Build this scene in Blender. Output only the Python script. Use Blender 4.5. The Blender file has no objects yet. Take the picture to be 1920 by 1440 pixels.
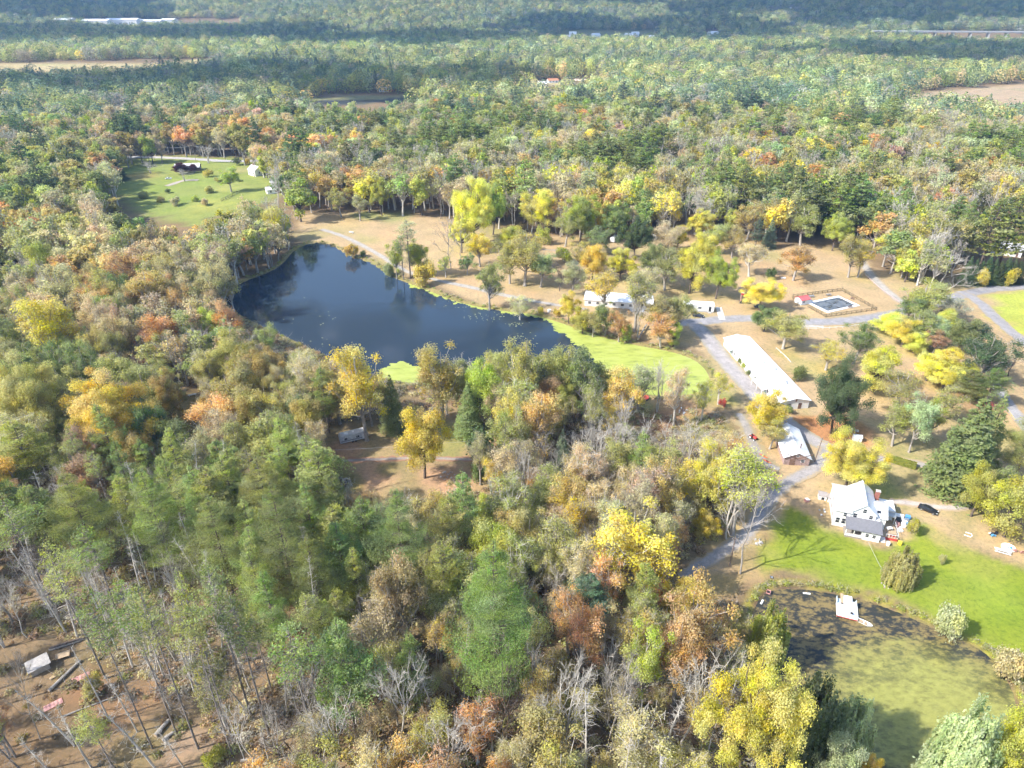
import bpy, bmesh, math, random
import numpy as np
R = math.radians
# ------------------------------------------------------------------ camera, light, exposure
scn = bpy.context.scene
COL = scn.collection
CAM_H, PITCH, FPX = 120.0, R(30), 1297.0          # drone height (m), tilt, focal length in photo pixels
cam = bpy.data.cameras.new('drone_camera'); camo = bpy.data.objects.new('drone_camera', cam); COL.objects.link(camo)
camo.location = (0, 0, CAM_H); camo.rotation_euler = (R(90) - PITCH, 0, 0)
cam.sensor_width = 36; cam.lens = 36 * FPX / 1920; cam.clip_start = 0.5; cam.clip_end = 20000
scn.camera = camo
SUN_EL, SUN_AZ = R(42), R(200)                     # light comes from the near left: direction angle of the sun in the xy plane
sx, sy, sz = math.cos(SUN_EL) * math.cos(SUN_AZ), math.cos(SUN_EL) * math.sin(SUN_AZ), math.sin(SUN_EL)
world = bpy.data.worlds.new('World'); scn.world = world; world.use_nodes = True
wn = world.node_tree.nodes; sky = wn.new('ShaderNodeTexSky'); sky.sky_type = 'NISHITA'; sky.sun_disc = False
sky.sun_elevation = SUN_EL; sky.sun_rotation = math.atan2(sx, sy); sky.altitude = 200; sky.air_density = 1.0; sky.dust_density = 1.2
world.node_tree.links.new(sky.outputs[0], wn['Background'].inputs[0]); wn['Background'].inputs[1].default_value = 0.15
sl = bpy.data.lights.new('sun', 'SUN'); sl.energy = 3.7; sl.angle = R(0.55); sl.color = (1.0, 0.955, 0.88)
slo = bpy.data.objects.new('sun', sl); COL.objects.link(slo); slo.location = (sx * 300, sy * 300, 400)
slo.rotation_euler = (R(90) - SUN_EL, 0, SUN_AZ + R(90))
scn.view_settings.view_transform = 'Standard'; scn.view_settings.look = 'None'; scn.view_settings.gamma = 1.0
scn.view_settings.exposure = 1.43
scn.cycles.use_denoising = True; scn.cycles.max_bounces = 9; scn.cycles.diffuse_bounces = 5; scn.cycles.transmission_bounces = 7
scn.cycles.glossy_bounces = 2; scn.cycles.volume_bounces = 0; scn.cycles.use_adaptive_sampling = True; scn.cycles.adaptive_threshold = .035; scn.cycles.adaptive_min_samples = 20
scn.cycles.caustics_reflective = False; scn.cycles.caustics_refractive = False

# ------------------------------------------------------------------ survey: where a photo pixel meets the ground
CP, SP = math.cos(PITCH), math.sin(PITCH)
def G(px, py, z=0.0):
    u, v = (px - 960) / FPX, (720 - py) / FPX
    d = (u, CP + v * SP, -SP + v * CP); t = (z - CAM_H) / d[2]
    return (t * d[0], t * d[1])
def proj(x, y, z):
    dz = z - CAM_H; f = y * CP - dz * SP; up = y * SP + dz * CP
    return 960 + FPX * x / f, 720 - FPX * up / f, f
def in_poly(x, y, P):
    x = np.asarray(x, float); y = np.asarray(y, float); c = np.zeros(x.shape, bool); n = len(P)
    for i in range(n):
        (x1, y1), (x2, y2) = P[i], P[(i + 1) % n]
        if y1 == y2: continue
        c ^= ((y1 > y) != (y2 > y)) & (x < (x2 - x1) * (y - y1) / (y2 - y1) + x1)
    return c
def line_dist(x, y, P, closed=False):
    x = np.asarray(x, float); y = np.asarray(y, float); d = np.full(x.shape, 1e9); n = len(P)
    for i in range(n if closed else n - 1):
        (x1, y1), (x2, y2) = P[i], P[(i + 1) % n]
        L = max((x2 - x1) ** 2 + (y2 - y1) ** 2, 1e-9); t = np.clip(((x - x1) * (x2 - x1) + (y - y1) * (y2 - y1)) / L, 0, 1)
        d = np.minimum(d, np.hypot(x - x1 - t * (x2 - x1), y - y1 - t * (y2 - y1)))
    return d
def sdf(x, y, P):                                   # negative inside
    d = line_dist(x, y, P, True); return np.where(in_poly(x, y, P), -d, d)
def smooth(a, b, x):
    t = np.clip((np.asarray(x, float) - a) / (b - a), 0, 1); return t * t * (3 - 2 * t)
def GP(*pts): return [G(*p) for p in pts]
def chaikin(P, k=2, closed=True):
    for _ in range(k):
        Q = []; n = len(P)
        for i in range(n if closed else n - 1):
            a, b = P[i], P[(i + 1) % n]
            Q += [(a[0] * .75 + b[0] * .25, a[1] * .75 + b[1] * .25), (a[0] * .25 + b[0] * .75, a[1] * .25 + b[1] * .75)]
        P = Q if closed else [P[0]] + Q + [P[-1]]
    return P

# ------------------------------------------------------------------ materials
def mat(name):
    m = bpy.data.materials.new(name); m.use_nodes = True
    return m, m.node_tree.nodes, m.node_tree.links, m.node_tree.nodes['Principled BSDF']
def noise(n, scale, detail=4, rough=.55, coord=None, l=None):
    t = n.new('ShaderNodeTexNoise'); t.inputs['Scale'].default_value = scale; t.inputs['Detail'].default_value = detail; t.inputs['Roughness'].default_value = rough
    if coord is not None: l.new(coord, t.inputs['Vector'])
    return t
def ramp(n, l, src, stops):
    r = n.new('ShaderNodeValToRGB'); e = r.color_ramp.elements
    while len(e) < len(stops): e.new(.5)
    for k, (p, c) in zip(e, stops): k.position = p; k.color = (*c, 1) if len(c) == 3 else c
    l.new(src, r.inputs[0]); return r
def mixc(n, l, a, b, f, mode='MIX'):
    m = n.new('ShaderNodeMix'); m.data_type = 'RGBA'; m.blend_type = mode
    for s, v in ((0, f), (6, a), (7, b)):
        if hasattr(v, 'links'): l.new(v, m.inputs[s])
        elif isinstance(v, (tuple, list)): m.inputs[s].default_value = (*v, 1)
        else: m.inputs[s].default_value = v
    return m.outputs[2]
MATS = {}
def M(name, col=(.5, .5, .5), rough=.7, metal=0., var=.12, scale=1.5, spec=.3, bump=0.):
    """painted, weathered surface: base colour with blotches and streaks of wear"""
    if name in MATS: return MATS[name]
    m, n, l, b = mat(name); tc = n.new('ShaderNodeTexCoord'); t = noise(n, scale, 6, .65, tc.outputs['Object'], l)
    d = tuple(c * (1 - var) for c in col); h = tuple(min(1, c * (1 + var * .7)) for c in col)
    r = ramp(n, l, t.outputs[0], [(.3, d), (.72, h)]); l.new(r.outputs[0], b.inputs['Base Color'])
    b.inputs['Roughness'].default_value = rough; b.inputs['Metallic'].default_value = metal; b.inputs['Specular IOR Level'].default_value = spec
    if bump:
        bp = n.new('ShaderNodeBump'); bp.inputs['Strength'].default_value = bump; t2 = noise(n, scale * 6, 4, .6, tc.outputs['Object'], l)
        l.new(t2.outputs[0], bp.inputs['Height']); l.new(bp.outputs[0], b.inputs['Normal'])
    MATS[name] = m; return m
def leaf_mat(name, src, jitter=1.0):
    """foliage: the tree's own colour, varied from leaf spray to leaf spray; light passes through"""
    m, n, l, b = mat(name); n.remove(b); out = n['Material Output']
    if src == 'object':
        o = n.new('ShaderNodeObjectInfo'); c = o.outputs['Color']
    elif src == 'instancer':
        o = n.new('ShaderNodeAttribute'); o.attribute_type = 'INSTANCER'; o.attribute_name = 'tint'; c = o.outputs['Color']
    else:
        o = n.new('ShaderNodeAttribute'); o.attribute_type = 'INSTANCER'; o.attribute_name = 'tint'
        g = n.new('ShaderNodeAttribute'); g.attribute_name = 'tcol'; c = mixc(n, l, g.outputs['Color'], o.outputs['Color'], 1.0, 'MULTIPLY')
    a = n.new('ShaderNodeAttribute'); a.attribute_name = 'var'; sep = n.new('ShaderNodeSeparateXYZ'); l.new(a.outputs['Vector'], sep.inputs[0])
    hs = n.new('ShaderNodeHueSaturation'); l.new(c, hs.inputs['Color'])
    def mr(s, lo, hi):
        q = n.new('ShaderNodeMapRange'); l.new(s, q.inputs[0]); q.inputs[3].default_value = lo; q.inputs[4].default_value = hi; return q.outputs[0]
    l.new(mr(sep.outputs[0], .5 - .022 * jitter, .5 + .022 * jitter), hs.inputs['Hue']); l.new(mr(sep.outputs[1], .7, 1.28), hs.inputs['Value']); l.new(mr(sep.outputs[2], .72, 1.12), hs.inputs['Saturation'])
    df = n.new('ShaderNodeBsdfDiffuse'); tr = n.new('ShaderNodeBsdfTranslucent'); mx = n.new('ShaderNodeMixShader'); mx.inputs[0].default_value = .48
    l.new(hs.outputs[0], df.inputs[0]); l.new(hs.outputs[0], tr.inputs[0]); l.new(df.outputs[0], mx.inputs[1]); l.new(tr.outputs[0], mx.inputs[2]); l.new(mx.outputs[0], out.inputs[0])
    return m
LEAF, LEAFI, LEAFP = leaf_mat('leaves', 'object'), leaf_mat('leaves_wood', 'instancer'), leaf_mat('leaves_far', 'patch')
BARK = M('bark_brown', (.13, .10, .08), .9, var=.4, scale=3)
PALE = M('bark_pale', (.50, .46, .40), .9, var=.3, scale=2)
GREYB = M('bark_grey', (.34, .305, .265), .9, var=.35, scale=2)

# ------------------------------------------------------------------ mesh helpers
def tag(o, label=None, cat=None, group=None, kind=None):
    for k, v in (('label', label), ('category', cat), ('group', group), ('kind', kind)):
        if v: o[k] = v
    return o
def link(o, parent=None):
    COL.objects.link(o)
    if parent is not None: o.parent = parent
    return o
def empty(name, loc, rz=0.0):
    o = bpy.data.objects.new(name, None); o.empty_display_size = .3; COL.objects.link(o); o.location = loc; o.rotation_euler = (0, 0, rz); return o
def np_mesh(name, V, F, mats, midx=None, smoothf=False):
    """V (n,3), F list of index arrays all of one size (m,k) or a list of such blocks"""
    me = bpy.data.meshes.new(name); blocks = F if isinstance(F, list) else [F]; blocks = [np.asarray(b, np.int32) for b in blocks if len(b)]
    V = np.asarray(V, np.float32); me.vertices.add(len(V)); me.vertices.foreach_set('co', V.ravel())
    nl = sum(b.size for b in blocks); nf = sum(len(b) for b in blocks)
    me.loops.add(nl); me.loops.foreach_set('vertex_index', np.concatenate([b.ravel() for b in blocks]))
    tot = np.concatenate([np.full(len(b), b.shape[1], np.int32) for b in blocks]); st = np.concatenate([[0], np.cumsum(tot)[:-1]]).astype(np.int32)
    me.polygons.add(nf); me.polygons.foreach_set('loop_start', st)
    try: me.polygons.foreach_set('loop_total', tot)
    except Exception: pass
    for m in (mats if isinstance(mats, list) else [mats]): me.materials.append(m)
    if midx is not None: me.polygons.foreach_set('material_index', np.asarray(midx, np.int32))
    if smoothf: me.polygons.foreach_set('use_smooth', np.ones(nf, bool))
    me.update(calc_edges=True); return me
def mobj(name, me, parent=None):
    return link(bpy.data.objects.new(name, me), parent)
class MB:
    """collects boxes, bars, prisms and tubes in local coordinates and links them as one mesh"""
    def __init__(s): s.v = []; s.f = []
    def poly(s, pts, faces):
        k = len(s.v); s.v += [tuple(p) for p in pts]; s.f += [[i + k for i in f] for f in faces]; return s
    def box(s, c, d, rz=0., rx=0., ry=0.):
        cz, s_z = math.cos(rz), math.sin(rz); P = []
        for a in (-1, 1):
            for b in (-1, 1):
                for e in (-1, 1):
                    x, y, z = a * d[0] / 2, b * d[1] / 2, e * d[2] / 2
                    y, z = y * math.cos(rx) - z * math.sin(rx), y * math.sin(rx) + z * math.cos(rx)
                    x, z = x * math.cos(ry) + z * math.sin(ry), -x * math.sin(ry) + z * math.cos(ry)
                    P.append((c[0] + x * cz - y * s_z, c[1] + x * s_z + y * cz, c[2] + z))
        return s.poly(P, [(0, 1, 3, 2), (4, 6, 7, 5), (0, 4, 5, 1), (2, 3, 7, 6), (0, 2, 6, 4), (1, 5, 7, 3)])
    def prism(s, pts, vec):
        """polygon pts (3D) swept along vec"""
        n = len(pts); A = list(pts) + [tuple(p[i] + vec[i] for i in range(3)) for p in pts]
        return s.poly(A, [tuple(range(n))[::-1], tuple(range(n, 2 * n))] + [(i, (i + 1) % n, n + (i + 1) % n, n + i) for i in range(n)])
    def slab(s, quad, t):
        """a sheet of thickness t hung under the four points"""
        return s.prism(quad, (0, 0, -t))
    def tube(s, pts, rad, n=6):
        pts = [np.array(p, float) for p in pts]; rad = rad if isinstance(rad, (list, tuple)) else [rad] * len(pts); k = len(s.v); m = len(pts)
        for i, p in enumerate(pts):
            d = pts[min(i + 1, m - 1)] - pts[max(i - 1, 0)]; d /= max(np.linalg.norm(d), 1e-9)
            a = np.cross(d, (0, 0, 1) if abs(d[2]) < .9 else (1, 0, 0)); a /= np.linalg.norm(a); b = np.cross(d, a)
            for j in range(n):
                t = 2 * math.pi * j / n; s.v.append(tuple(p + rad[i] * (a * math.cos(t) + b * math.sin(t))))
        for i in range(m - 1):
            for j in range(n): s.f.append([k + i * n + j, k + i * n + (j + 1) % n, k + (i + 1) * n + (j + 1) % n, k + (i + 1) * n + j])
        s.f.append([k + j for j in range(n)][::-1]); s.f.append([k + (m - 1) * n + j for j in range(n)]); return s
    def lathe(s, c, prof, n=12):
        k = len(s.v); m = len(prof)
        for r, z in prof:
            for j in range(n): t = 2 * math.pi * j / n; s.v.append((c[0] + r * math.cos(t), c[1] + r * math.sin(t), c[2] + z))
        for i in range(m - 1):
            for j in range(n): s.f.append([k + i * n + j, k + i * n + (j + 1) % n, k + (i + 1) * n + (j + 1) % n, k + (i + 1) * n + j])
        s.f.append([k + j for j in range(n)][::-1]); s.f.append([k + (m - 1) * n + j for j in range(n)]); return s
    def build(s, name, m, parent=None, smoothf=False):
        me = bpy.data.meshes.new(name); me.from_pydata(s.v, [], s.f); me.materials.append(m)
        bm = bmesh.new(); bm.from_mesh(me); bmesh.ops.recalc_face_normals(bm, faces=bm.faces); bm.to_mesh(me); bm.free()
        if smoothf: me.polygons.foreach_set('use_smooth', np.ones(len(me.polygons), bool))
        return mobj(name, me, parent)
def copy_tree(o, parent=None):
    c = o.copy(); COL.objects.link(c); c.parent = parent
    for ch in list(o.children): copy_tree(ch, c)
    return c

# ------------------------------------------------------------------ the lie of the land (outlines measured on the ground)
POND = chaikin(GP((550, 468), (588, 452), (628, 462), (655, 482), (692, 490), (722, 512), (748, 524), (800, 542), (845, 562), (895, 574), (940, 582), (990, 586), (1045, 602), (1090, 618), (1140, 634),
                  (1200, 648), (1260, 658), (1305, 674), (1328, 698), (1332, 722), (1290, 742), (1200, 738), (1090, 732), (950, 726), (830, 722), (730, 712), (640, 680), (560, 640), (480, 606), (428, 575),
                  (422, 548), (460, 525), (505, 510), (535, 490)), 2)
POND2 = chaikin(GP((1422, 1122), (1440, 1106), (1480, 1101), (1545, 1108), (1625, 1124), (1700, 1153), (1765, 1184), (1832, 1210), (1872, 1245), (1902, 1295), (1912, 1350), (1892, 1405), (1862, 1450),
                   (1840, 1530), (1640, 1560), (1500, 1530), (1448, 1440), (1440, 1350), (1432, 1260), (1424, 1200), (1412, 1150)), 2)
CAMP = GP((560, 402), (640, 398), (720, 402), (860, 412), (990, 440), (1150, 448), (1280, 452), (1360, 440), (1450, 465), (1560, 462), (1640, 500), (1720, 530), (1860, 512), (1990, 510), (2060, 640), (2060, 900), (2060, 1085),
          (1920, 1070), (1800, 1030), (1740, 1040), (1540, 1040), (1450, 1010), (1380, 1075), (1330, 1100), (1300, 1060), (1400, 950), (1440, 880), (1385, 800), (1345, 770), (1225, 775), (1200, 745), (1320, 735), (1330, 700), (1305, 655), (1180, 640), (1090, 600), (900, 566), (800, 535), (700, 488), (640, 462), (560, 452))
LAWN = GP((1395, 1085), (1405, 1045), (1440, 990), (1482, 948), (1530, 978), (1560, 1000), (1650, 1020), (1700, 1012), (1735, 985), (1800, 1022), (1880, 1050), (2000, 1080), (2000, 1280), (1905, 1270), (1850, 1205), (1760, 1160), (1640, 1112), (1520, 1072), (1440, 1075))
LAWN_B = GP((1852, 578), (1868, 552), (1925, 543), (2050, 545), (2060, 660), (1935, 640), (1885, 612))
FIELD_L = GP((150, 350), (220, 300), (330, 291), (430, 296), (540, 305), (530, 370), (500, 380), (430, 400), (360, 428), (300, 412), (240, 392), (232, 370))
BANK_T = GP((1385, 1100), (1440, 1078), (1520, 1080), (1640, 1115), (1760, 1165), (1850, 1210), (1905, 1275), (1935, 1350), (1935, 1275), (1860, 1200), (1770, 1150), (1650, 1100), (1530, 1062), (1440, 1050), (1390, 1068), (1345, 1090), (1340, 1120))
CLEAR = GP((560, 850), (620, 800), (690, 790), (800, 815), (860, 760), (910, 790), (940, 830), (960, 880), (900, 920), (780, 945), (640, 940), (570, 900))
GLADE = GP((310, 745), (380, 730), (400, 790), (350, 840), (300, 830))
NEEDLE = GP((1495, 790), (1560, 765), (1625, 790), (1640, 830), (1570, 850), (1500, 815))
FIELD_FAR = [GP((-60, 121), (100, 119), (300, 120), (390, 109), (400, 120), (300, 130), (150, 140), (-60, 138)), GP((1672, 181), (1760, 172), (1990, 154), (1990, 196), (1830, 196), (1760, 190)), GP((550, 184), (780, 176), (790, 190), (600, 199)), GP((140, 42), (450, 38), (450, 47), (140, 48)), GP((990, 152), (1150, 148), (1160, 156), (1000, 162))]
BROOK = GP((600, 189), (700, 186), (790, 183), (790, 188), (700, 194), (600, 197))
def zg(x, y):
    x = np.asarray(x, float); y = np.asarray(y, float); D = np.hypot(x, y)
    h = 1.1 * np.sin(x * .0031 + 1) * np.sin(y * .0037) * smooth(350, 900, D)
    ridge = 330 * smooth(1950, 4300, D + 260 * np.sin(x * .0016 + .6) - 150 * np.sin(x * .0041)) * (.8 + .2 * np.sin(x * .0023 + 2.1))
    z = h + ridge + 18 * smooth(2100, 3000, D) * np.sin(x * .008) * np.sin(y * .006)
    return z
def zground(x, y):
    z = zg(x, y)
    for P in (POND, POND2):
        sd = sdf(x, y, P); z = np.where(sd < 1.5, z - 1.5 * smooth(1.5, -3.5, sd), z)
    return z
WATER_Z = -.34
def axis(stops):
    out = [stops[0][0]]
    for (a, _), (b, st) in zip(stops[:-1], stops[1:]):
        k = max(1, int(round((b - a) / st))); out += [a + (b - a) * (i + 1) / k for i in range(k)]
    return np.array(out)
gx = axis([(-3900, 0), (-1500, 120), (-600, 40), (-150, 7), (195, 1.6), (600, 7), (1500, 40), (3900, 120)])
gy = axis([(-250, 0), (40, 30), (60, 4), (310, 1.6), (620, 4.5), (1300, 20), (3000, 50), (4900, 100)])
XX, YY = np.meshgrid(gx, gy); fx, fy = XX.ravel(), YY.ravel()
near = (np.abs(fx) < 400) & (fy < 700); fz = zg(fx, fy); fz[near] = zground(fx[near], fy[near])
rng0 = np.random.default_rng(3)
gc = np.tile(np.array([.20, .145, .088]), (len(fx), 1)); rough_m = np.ones(len(fx))
wob = 2.2 * np.sin(fx * .21 + np.sin(fy * .13) * 2) * np.sin(fy * .17 + 1.3) + 1.2 * np.sin(fx * .53 + fy * .47)
def paint(P, col, soft=2.5, amt=1.0, k=1.0):
    sd = np.full(len(fx), 50.); bx = [p[0] for p in P]; by = [p[1] for p in P]
    w = (fx > min(bx) - 25) & (fx < max(bx) + 25) & (fy > min(by) - 25) & (fy < max(by) + 25); sd[w] = sdf(fx[w], fy[w], P)
    m = amt * smooth(soft, -soft, sd + wob * k)
    gc[:] = gc * (1 - m[:, None]) + np.array(col) * m[:, None]
def spot(px, py, r, col, amt=.8):
    c = G(px, py); d = np.hypot(fx - c[0], fy - c[1]) + wob * .7; m = amt * smooth(r, r * .3, d); gc[:] = gc * (1 - m[:, None]) + np.array(col) * m[:, None]
TAN, GRASS, DRYG, LITTER = (.385, .285, .17), (.195, .245, .03), (.27, .235, .095), (.40, .245, .155)
paint(CAMP, TAN, 3); paint(LAWN_B, (.32, .36, .075), 2); paint(FIELD_L, (.215, .25, .07), 6, 1, 2)
paint(BANK_T, (.30, .23, .11), 1.5); paint(LAWN, GRASS, 2.2); paint(CLEAR, (.28, .215, .115), 4); paint(GLADE, (.26, .2, .09), 3); paint(NEEDLE, (.4, .2, .095), 2.5)
for P in FIELD_FAR: paint(P, (.17, .17, .085) if P is FIELD_FAR[2] else (.40, .33, .18), 3, 1, .5)
paint(GP((1040, 56), (1240, 56), (1240, 76), (1040, 76)), (.2, .2, .09), 5); paint(FIELD_FAR[1], (.36, .27, .19), 8, .9, .2); paint(BROOK, (.04, .045, .05), 3)
for a in ((700, 890, 11, LITTER, .9), (830, 900, 12, LITTER, .9), (640, 850, 9, LITTER, .9), (860, 815, 11, (.24, .235, .08), .9), (850, 850, 6, (.24, .235, .08), .7), (730, 880, 5, (.13, .14, .045), .6), (640, 905, 9, (.12, .13, .045), .8),
          (1230, 790, 9, (.38, .19, .1), .7), (1270, 765, 12, (.36, .2, .1), .7), (1200, 765, 8, (.26, .25, .08), .8), (1345, 740, 12, (.2, .22, .06), .8), (1370, 690, 5, (.22, .24, .07), .5), (1330, 810, 12, (.24, .25, .075), .7),
          (690, 405, 14, (.16, .22, .07), .75), (740, 408, 16, (.22, .25, .09), .6), (640, 425, 18, (.36, .29, .13), .5), (690, 450, 12, (.3, .28, .12), .6), (1520, 690, 14, (.28, .27, .1), .7), (1480, 665, 8, (.25, .24, .085), .7),
          (1650, 915, 9, (.27, .26, .08), .75), (1700, 900, 8, (.34, .25, .14), .5), (1380, 655, 5, (.2, .22, .06), .7), (1450, 480, 14, (.3, .27, .11), .7), (1300, 590, 8, (.25, .23, .09), .5), (1545, 790, 6, (.42, .19, .085), .8),
          (1840, 800, 14, (.3, .27, .11), .6), (1900, 840, 14, (.26, .25, .09), .6), (1790, 1010, 7, (.36, .26, .15), .6), (1880, 1010, 8, (.38, .27, .16), .7), (1560, 975, 5, (.36, .28, .15), .8), (1600, 1000, 3, (.3, .27, .1), .5),
          (1830, 1060, 9, (.25, .26, .06), .6), (1880, 1120, 9, (.22, .28, .045), .5), (1760, 1110, 10, (.24, .27, .05), .45), (1560, 1050, 8, (.2, .27, .035), .4), (1400, 1060, 6, (.3, .22, .12), .7), (1410, 1085, 4.5, (.33, .235, .13), .8), (1440, 1040, 4, (.22, .24, .06), .6),
          (80, 1390, 16, (.17, .115, .065), .7), (230, 1330, 9, (.21, .125, .07), .7), (160, 1290, 7, (.23, .125, .07), .7), (250, 1400, 8, (.19, .15, .065), .5), (340, 1420, 5, (.27, .19, .13), .8), (390, 1390, 5, (.27, .19, .13), .7),  # lower-left litter spots, darkened in colour to stand for tree shade
          (340, 340, 25, (.2, .26, .06), .6), (260, 330, 20, (.33, .22, .1), .6), (300, 355, 18, (.17, .25, .05), .6), (420, 350, 25, (.27, .28, .09), .7), (400, 385, 25, (.3, .3, .08), .7), (450, 320, 14, (.33, .28, .14), .6),
          (1150, 790, 9, (.3, .2, .11), .6), (1160, 920, 7, (.25, .13, .08), .7), (1225, 1320, 9, (.27, .19, .14), .8), (1200, 1360, 7, (.27, .19, .14), .8)): spot(*a)
lm = smooth(2.2, .6, np.abs(sdf(fx, fy, POND) - 1.2)) * near; gc = gc * (1 - .55 * lm[:, None]) + np.array((.25, .24, .07)) * .55 * lm[:, None]
lm = smooth(1.4, .3, np.abs(sdf(fx, fy, POND2) - 1.5)) * near; gc = gc * (1 - .7 * lm[:, None]) + np.array((.26, .26, .03)) * .7 * lm[:, None]
lm = smooth(.9, .1, np.abs(sdf(fx, fy, POND2) - .1)) * near; gc = gc * (1 - .9 * lm[:, None]) + np.array((.12, .085, .06)) * .9 * lm[:, None]
farm = smooth(500, 900, np.hypot(fx, fy)); 
nx, ny = len(gx), len(gy); ii = (np.arange(ny - 1)[:, None] * nx + np.arange(nx - 1)[None]).ravel()
me = np_mesh('ground', np.stack([fx, fy, fz], 1), np.stack([ii, ii + 1, ii + nx + 1, ii + nx], 1), [], smoothf=True)
at = me.color_attributes.new('gcol', 'FLOAT_COLOR', 'POINT'); at.data.foreach_set('color', np.concatenate([gc, np.ones((len(fx), 1))], 1).astype(np.float32).ravel())
m, n, l, b = mat('ground_cover'); a = n.new('ShaderNodeAttribute'); a.attribute_name = 'gcol'; tc = n.new('ShaderNodeTexCoord')
n1 = noise(n, .09, 5, .6, tc.outputs['Object'], l); n2 = noise(n, .9, 6, .7, tc.outputs['Object'], l); n3 = noise(n, 6, 3, .7, tc.outputs['Object'], l)
c = mixc(n, l, a.outputs['Color'], ramp(n, l, n1.outputs[0], [(.3, (.78, .82, .8)), (.55, (1, 1, 1)), (.75, (1.2, 1.12, 1.0))]).outputs[0], 1., 'MULTIPLY')
n4 = noise(n, .022, 6, .62, tc.outputs['Object'], l); c = mixc(n, l, c, ramp(n, l, n4.outputs[0], [(.32, (.82, .93, .72)), (.45, (1, 1, .97)), (.58, (1.02, .98, .94)), (.72, (1.07, .96, .9))]).outputs[0], 1., 'MULTIPLY')
c = mixc(n, l, c, ramp(n, l, n2.outputs[0], [(.25, (.55, .60, .55)), (.48, (1, 1, 1)), (.78, (1.38, 1.26, 1.15))]).outputs[0], 1., 'MULTIPLY')
c = mixc(n, l, c, ramp(n, l, n3.outputs[0], [(.25, (.62, .66, .6)), (.5, (1, 1, 1)), (.8, (1.42, 1.34, 1.25))]).outputs[0], 1., 'MULTIPLY')
l.new(c, b.inputs['Base Color']); b.inputs['Roughness'].default_value = .95; b.inputs['Specular IOR Level'].default_value = .1
bp = n.new('ShaderNodeBump'); bp.inputs['Strength'].default_value = .5; bp.inputs['Distance'].default_value = .12; l.new(n3.outputs[0], bp.inputs['Height']); l.new(bp.outputs[0], b.inputs['Normal'])
me.materials.append(m); tag(mobj('ground', me), kind='structure')

# ------------------------------------------------------------------ water
def sheet(name, P, z, step, m, keep=None, attr=None):
    xs = np.arange(min(p[0] for p in P) - 1, max(p[0] for p in P) + 1 + step, step); ys = np.arange(min(p[1] for p in P) - 1, max(p[1] for p in P) + 1 + step, step)
    X, Y = np.meshgrid(xs, ys); x, y = X.ravel(), Y.ravel(); k = len(xs); ii = (np.arange(len(ys) - 1)[:, None] * k + np.arange(k - 1)[None]).ravel()
    F = np.stack([ii, ii + 1, ii + k + 1, ii + k], 1); s = keep(x, y); ok = s[F].min(1) < 0 if keep else np.ones(len(F), bool); F = F[ok]
    used = np.unique(F); mp = np.zeros(len(x), int); mp[used] = np.arange(len(used)); me = np_mesh(name, np.stack([x[used], y[used], np.full(len(used), z)], 1), mp[F], m, smoothf=True)
    if attr is not None:
        q = attr(x[used], y[used]).astype(np.float32); t = me.attributes.new('mask', 'FLOAT', 'POINT'); t.data.foreach_set('value', q)
    return mobj(name, me)
def water_mat(name, deep):
    m, n, l, b = mat(name); tc = n.new('ShaderNodeTexCoord'); b.inputs['Base Color'].default_value = (*deep, 1); b.inputs['Roughness'].default_value = .06; b.inputs['IOR'].default_value = 1.33
    mp = n.new('ShaderNodeMapping'); mp.inputs['Scale'].default_value = (1, 1.8, 1); l.new(tc.outputs['Object'], mp.inputs[0]); t = noise(n, 1.6, 4, .6, mp.outputs[0], l); t2 = noise(n, .05, 3, .5, tc.outputs['Object'], l)
    bp = n.new('ShaderNodeBump'); bp.inputs['Distance'].default_value = .05; l.new(t.outputs[0], bp.inputs['Height']); l.new(bp.outputs[0], b.inputs['Normal'])
    r = ramp(n, l, t2.outputs[0], [(.35, (.02, .02, .02)), (.7, (.2, .2, .2))]); l.new(r.outputs[0], bp.inputs['Strength']); return m, n, l, b, tc
wm, *_ = water_mat('pond_water', (.022, .036, .055)); tag(sheet('pond_water', POND, WATER_Z, 2.5, wm, lambda x, y: sdf(x, y, POND) - .9), kind='structure')
wm, n, l, b, tc = water_mat('murky_water', (.03, .034, .03))
a = n.new('ShaderNodeAttribute'); a.attribute_name = 'mask'; sp = mixc(n, l, (0, 0, 0), (1, 1, 1), a.outputs['Fac'])
mpp = n.new('ShaderNodeMapping'); mpp.inputs['Rotation'].default_value = (0, 0, .6); mpp.inputs['Scale'].default_value = (1, 1.7, 1); l.new(tc.outputs['Object'], mpp.inputs[0])
q1 = noise(n, .11, 5, .62, mpp.outputs[0], l); q2 = noise(n, .55, 8, .72, mpp.outputs[0], l)
def mth(op, *v):
    k = n.new('ShaderNodeMath'); k.operation = op
    for i, s in enumerate(v):
        if hasattr(s, 'links'): l.new(s, k.inputs[i])
        else: k.inputs[i].default_value = s
    return k.outputs[0]
bloom = mth('ADD', a.outputs['Fac'], mth('MULTIPLY', mth('SUBTRACT', q1.outputs[0], .5), 1.1)); bloom = mth('ADD', bloom, mth('MULTIPLY', mth('SUBTRACT', q2.outputs[0], .5), .7)); gm = ramp(n, l, bloom, [(.28, (0, 0, 0)), (1.0, (1, 1, 1))])
weed = mth('ADD', mth('MULTIPLY', q1.outputs[0], .5), mth('MULTIPLY', q2.outputs[0], .8)); wr = ramp(n, l, weed, [(.60, (0, 0, 0)), (.72, (1, 1, 1))])
c = mixc(n, l, (.035, .036, .03), (.20, .15, .06), wr.outputs[0]); bc = ramp(n, l, q2.outputs[0], [(.3, (.17, .165, .05)), (.5, (.25, .25, .068)), (.7, (.31, .31, .085))])
c = mixc(n, l, c, bc.outputs[0], gm.outputs[0]); l.new(c, b.inputs['Base Color']); b.inputs['Roughness'].default_value = .12
cen = G(1760, 1340); c2 = G(1690, 1200)
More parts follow.
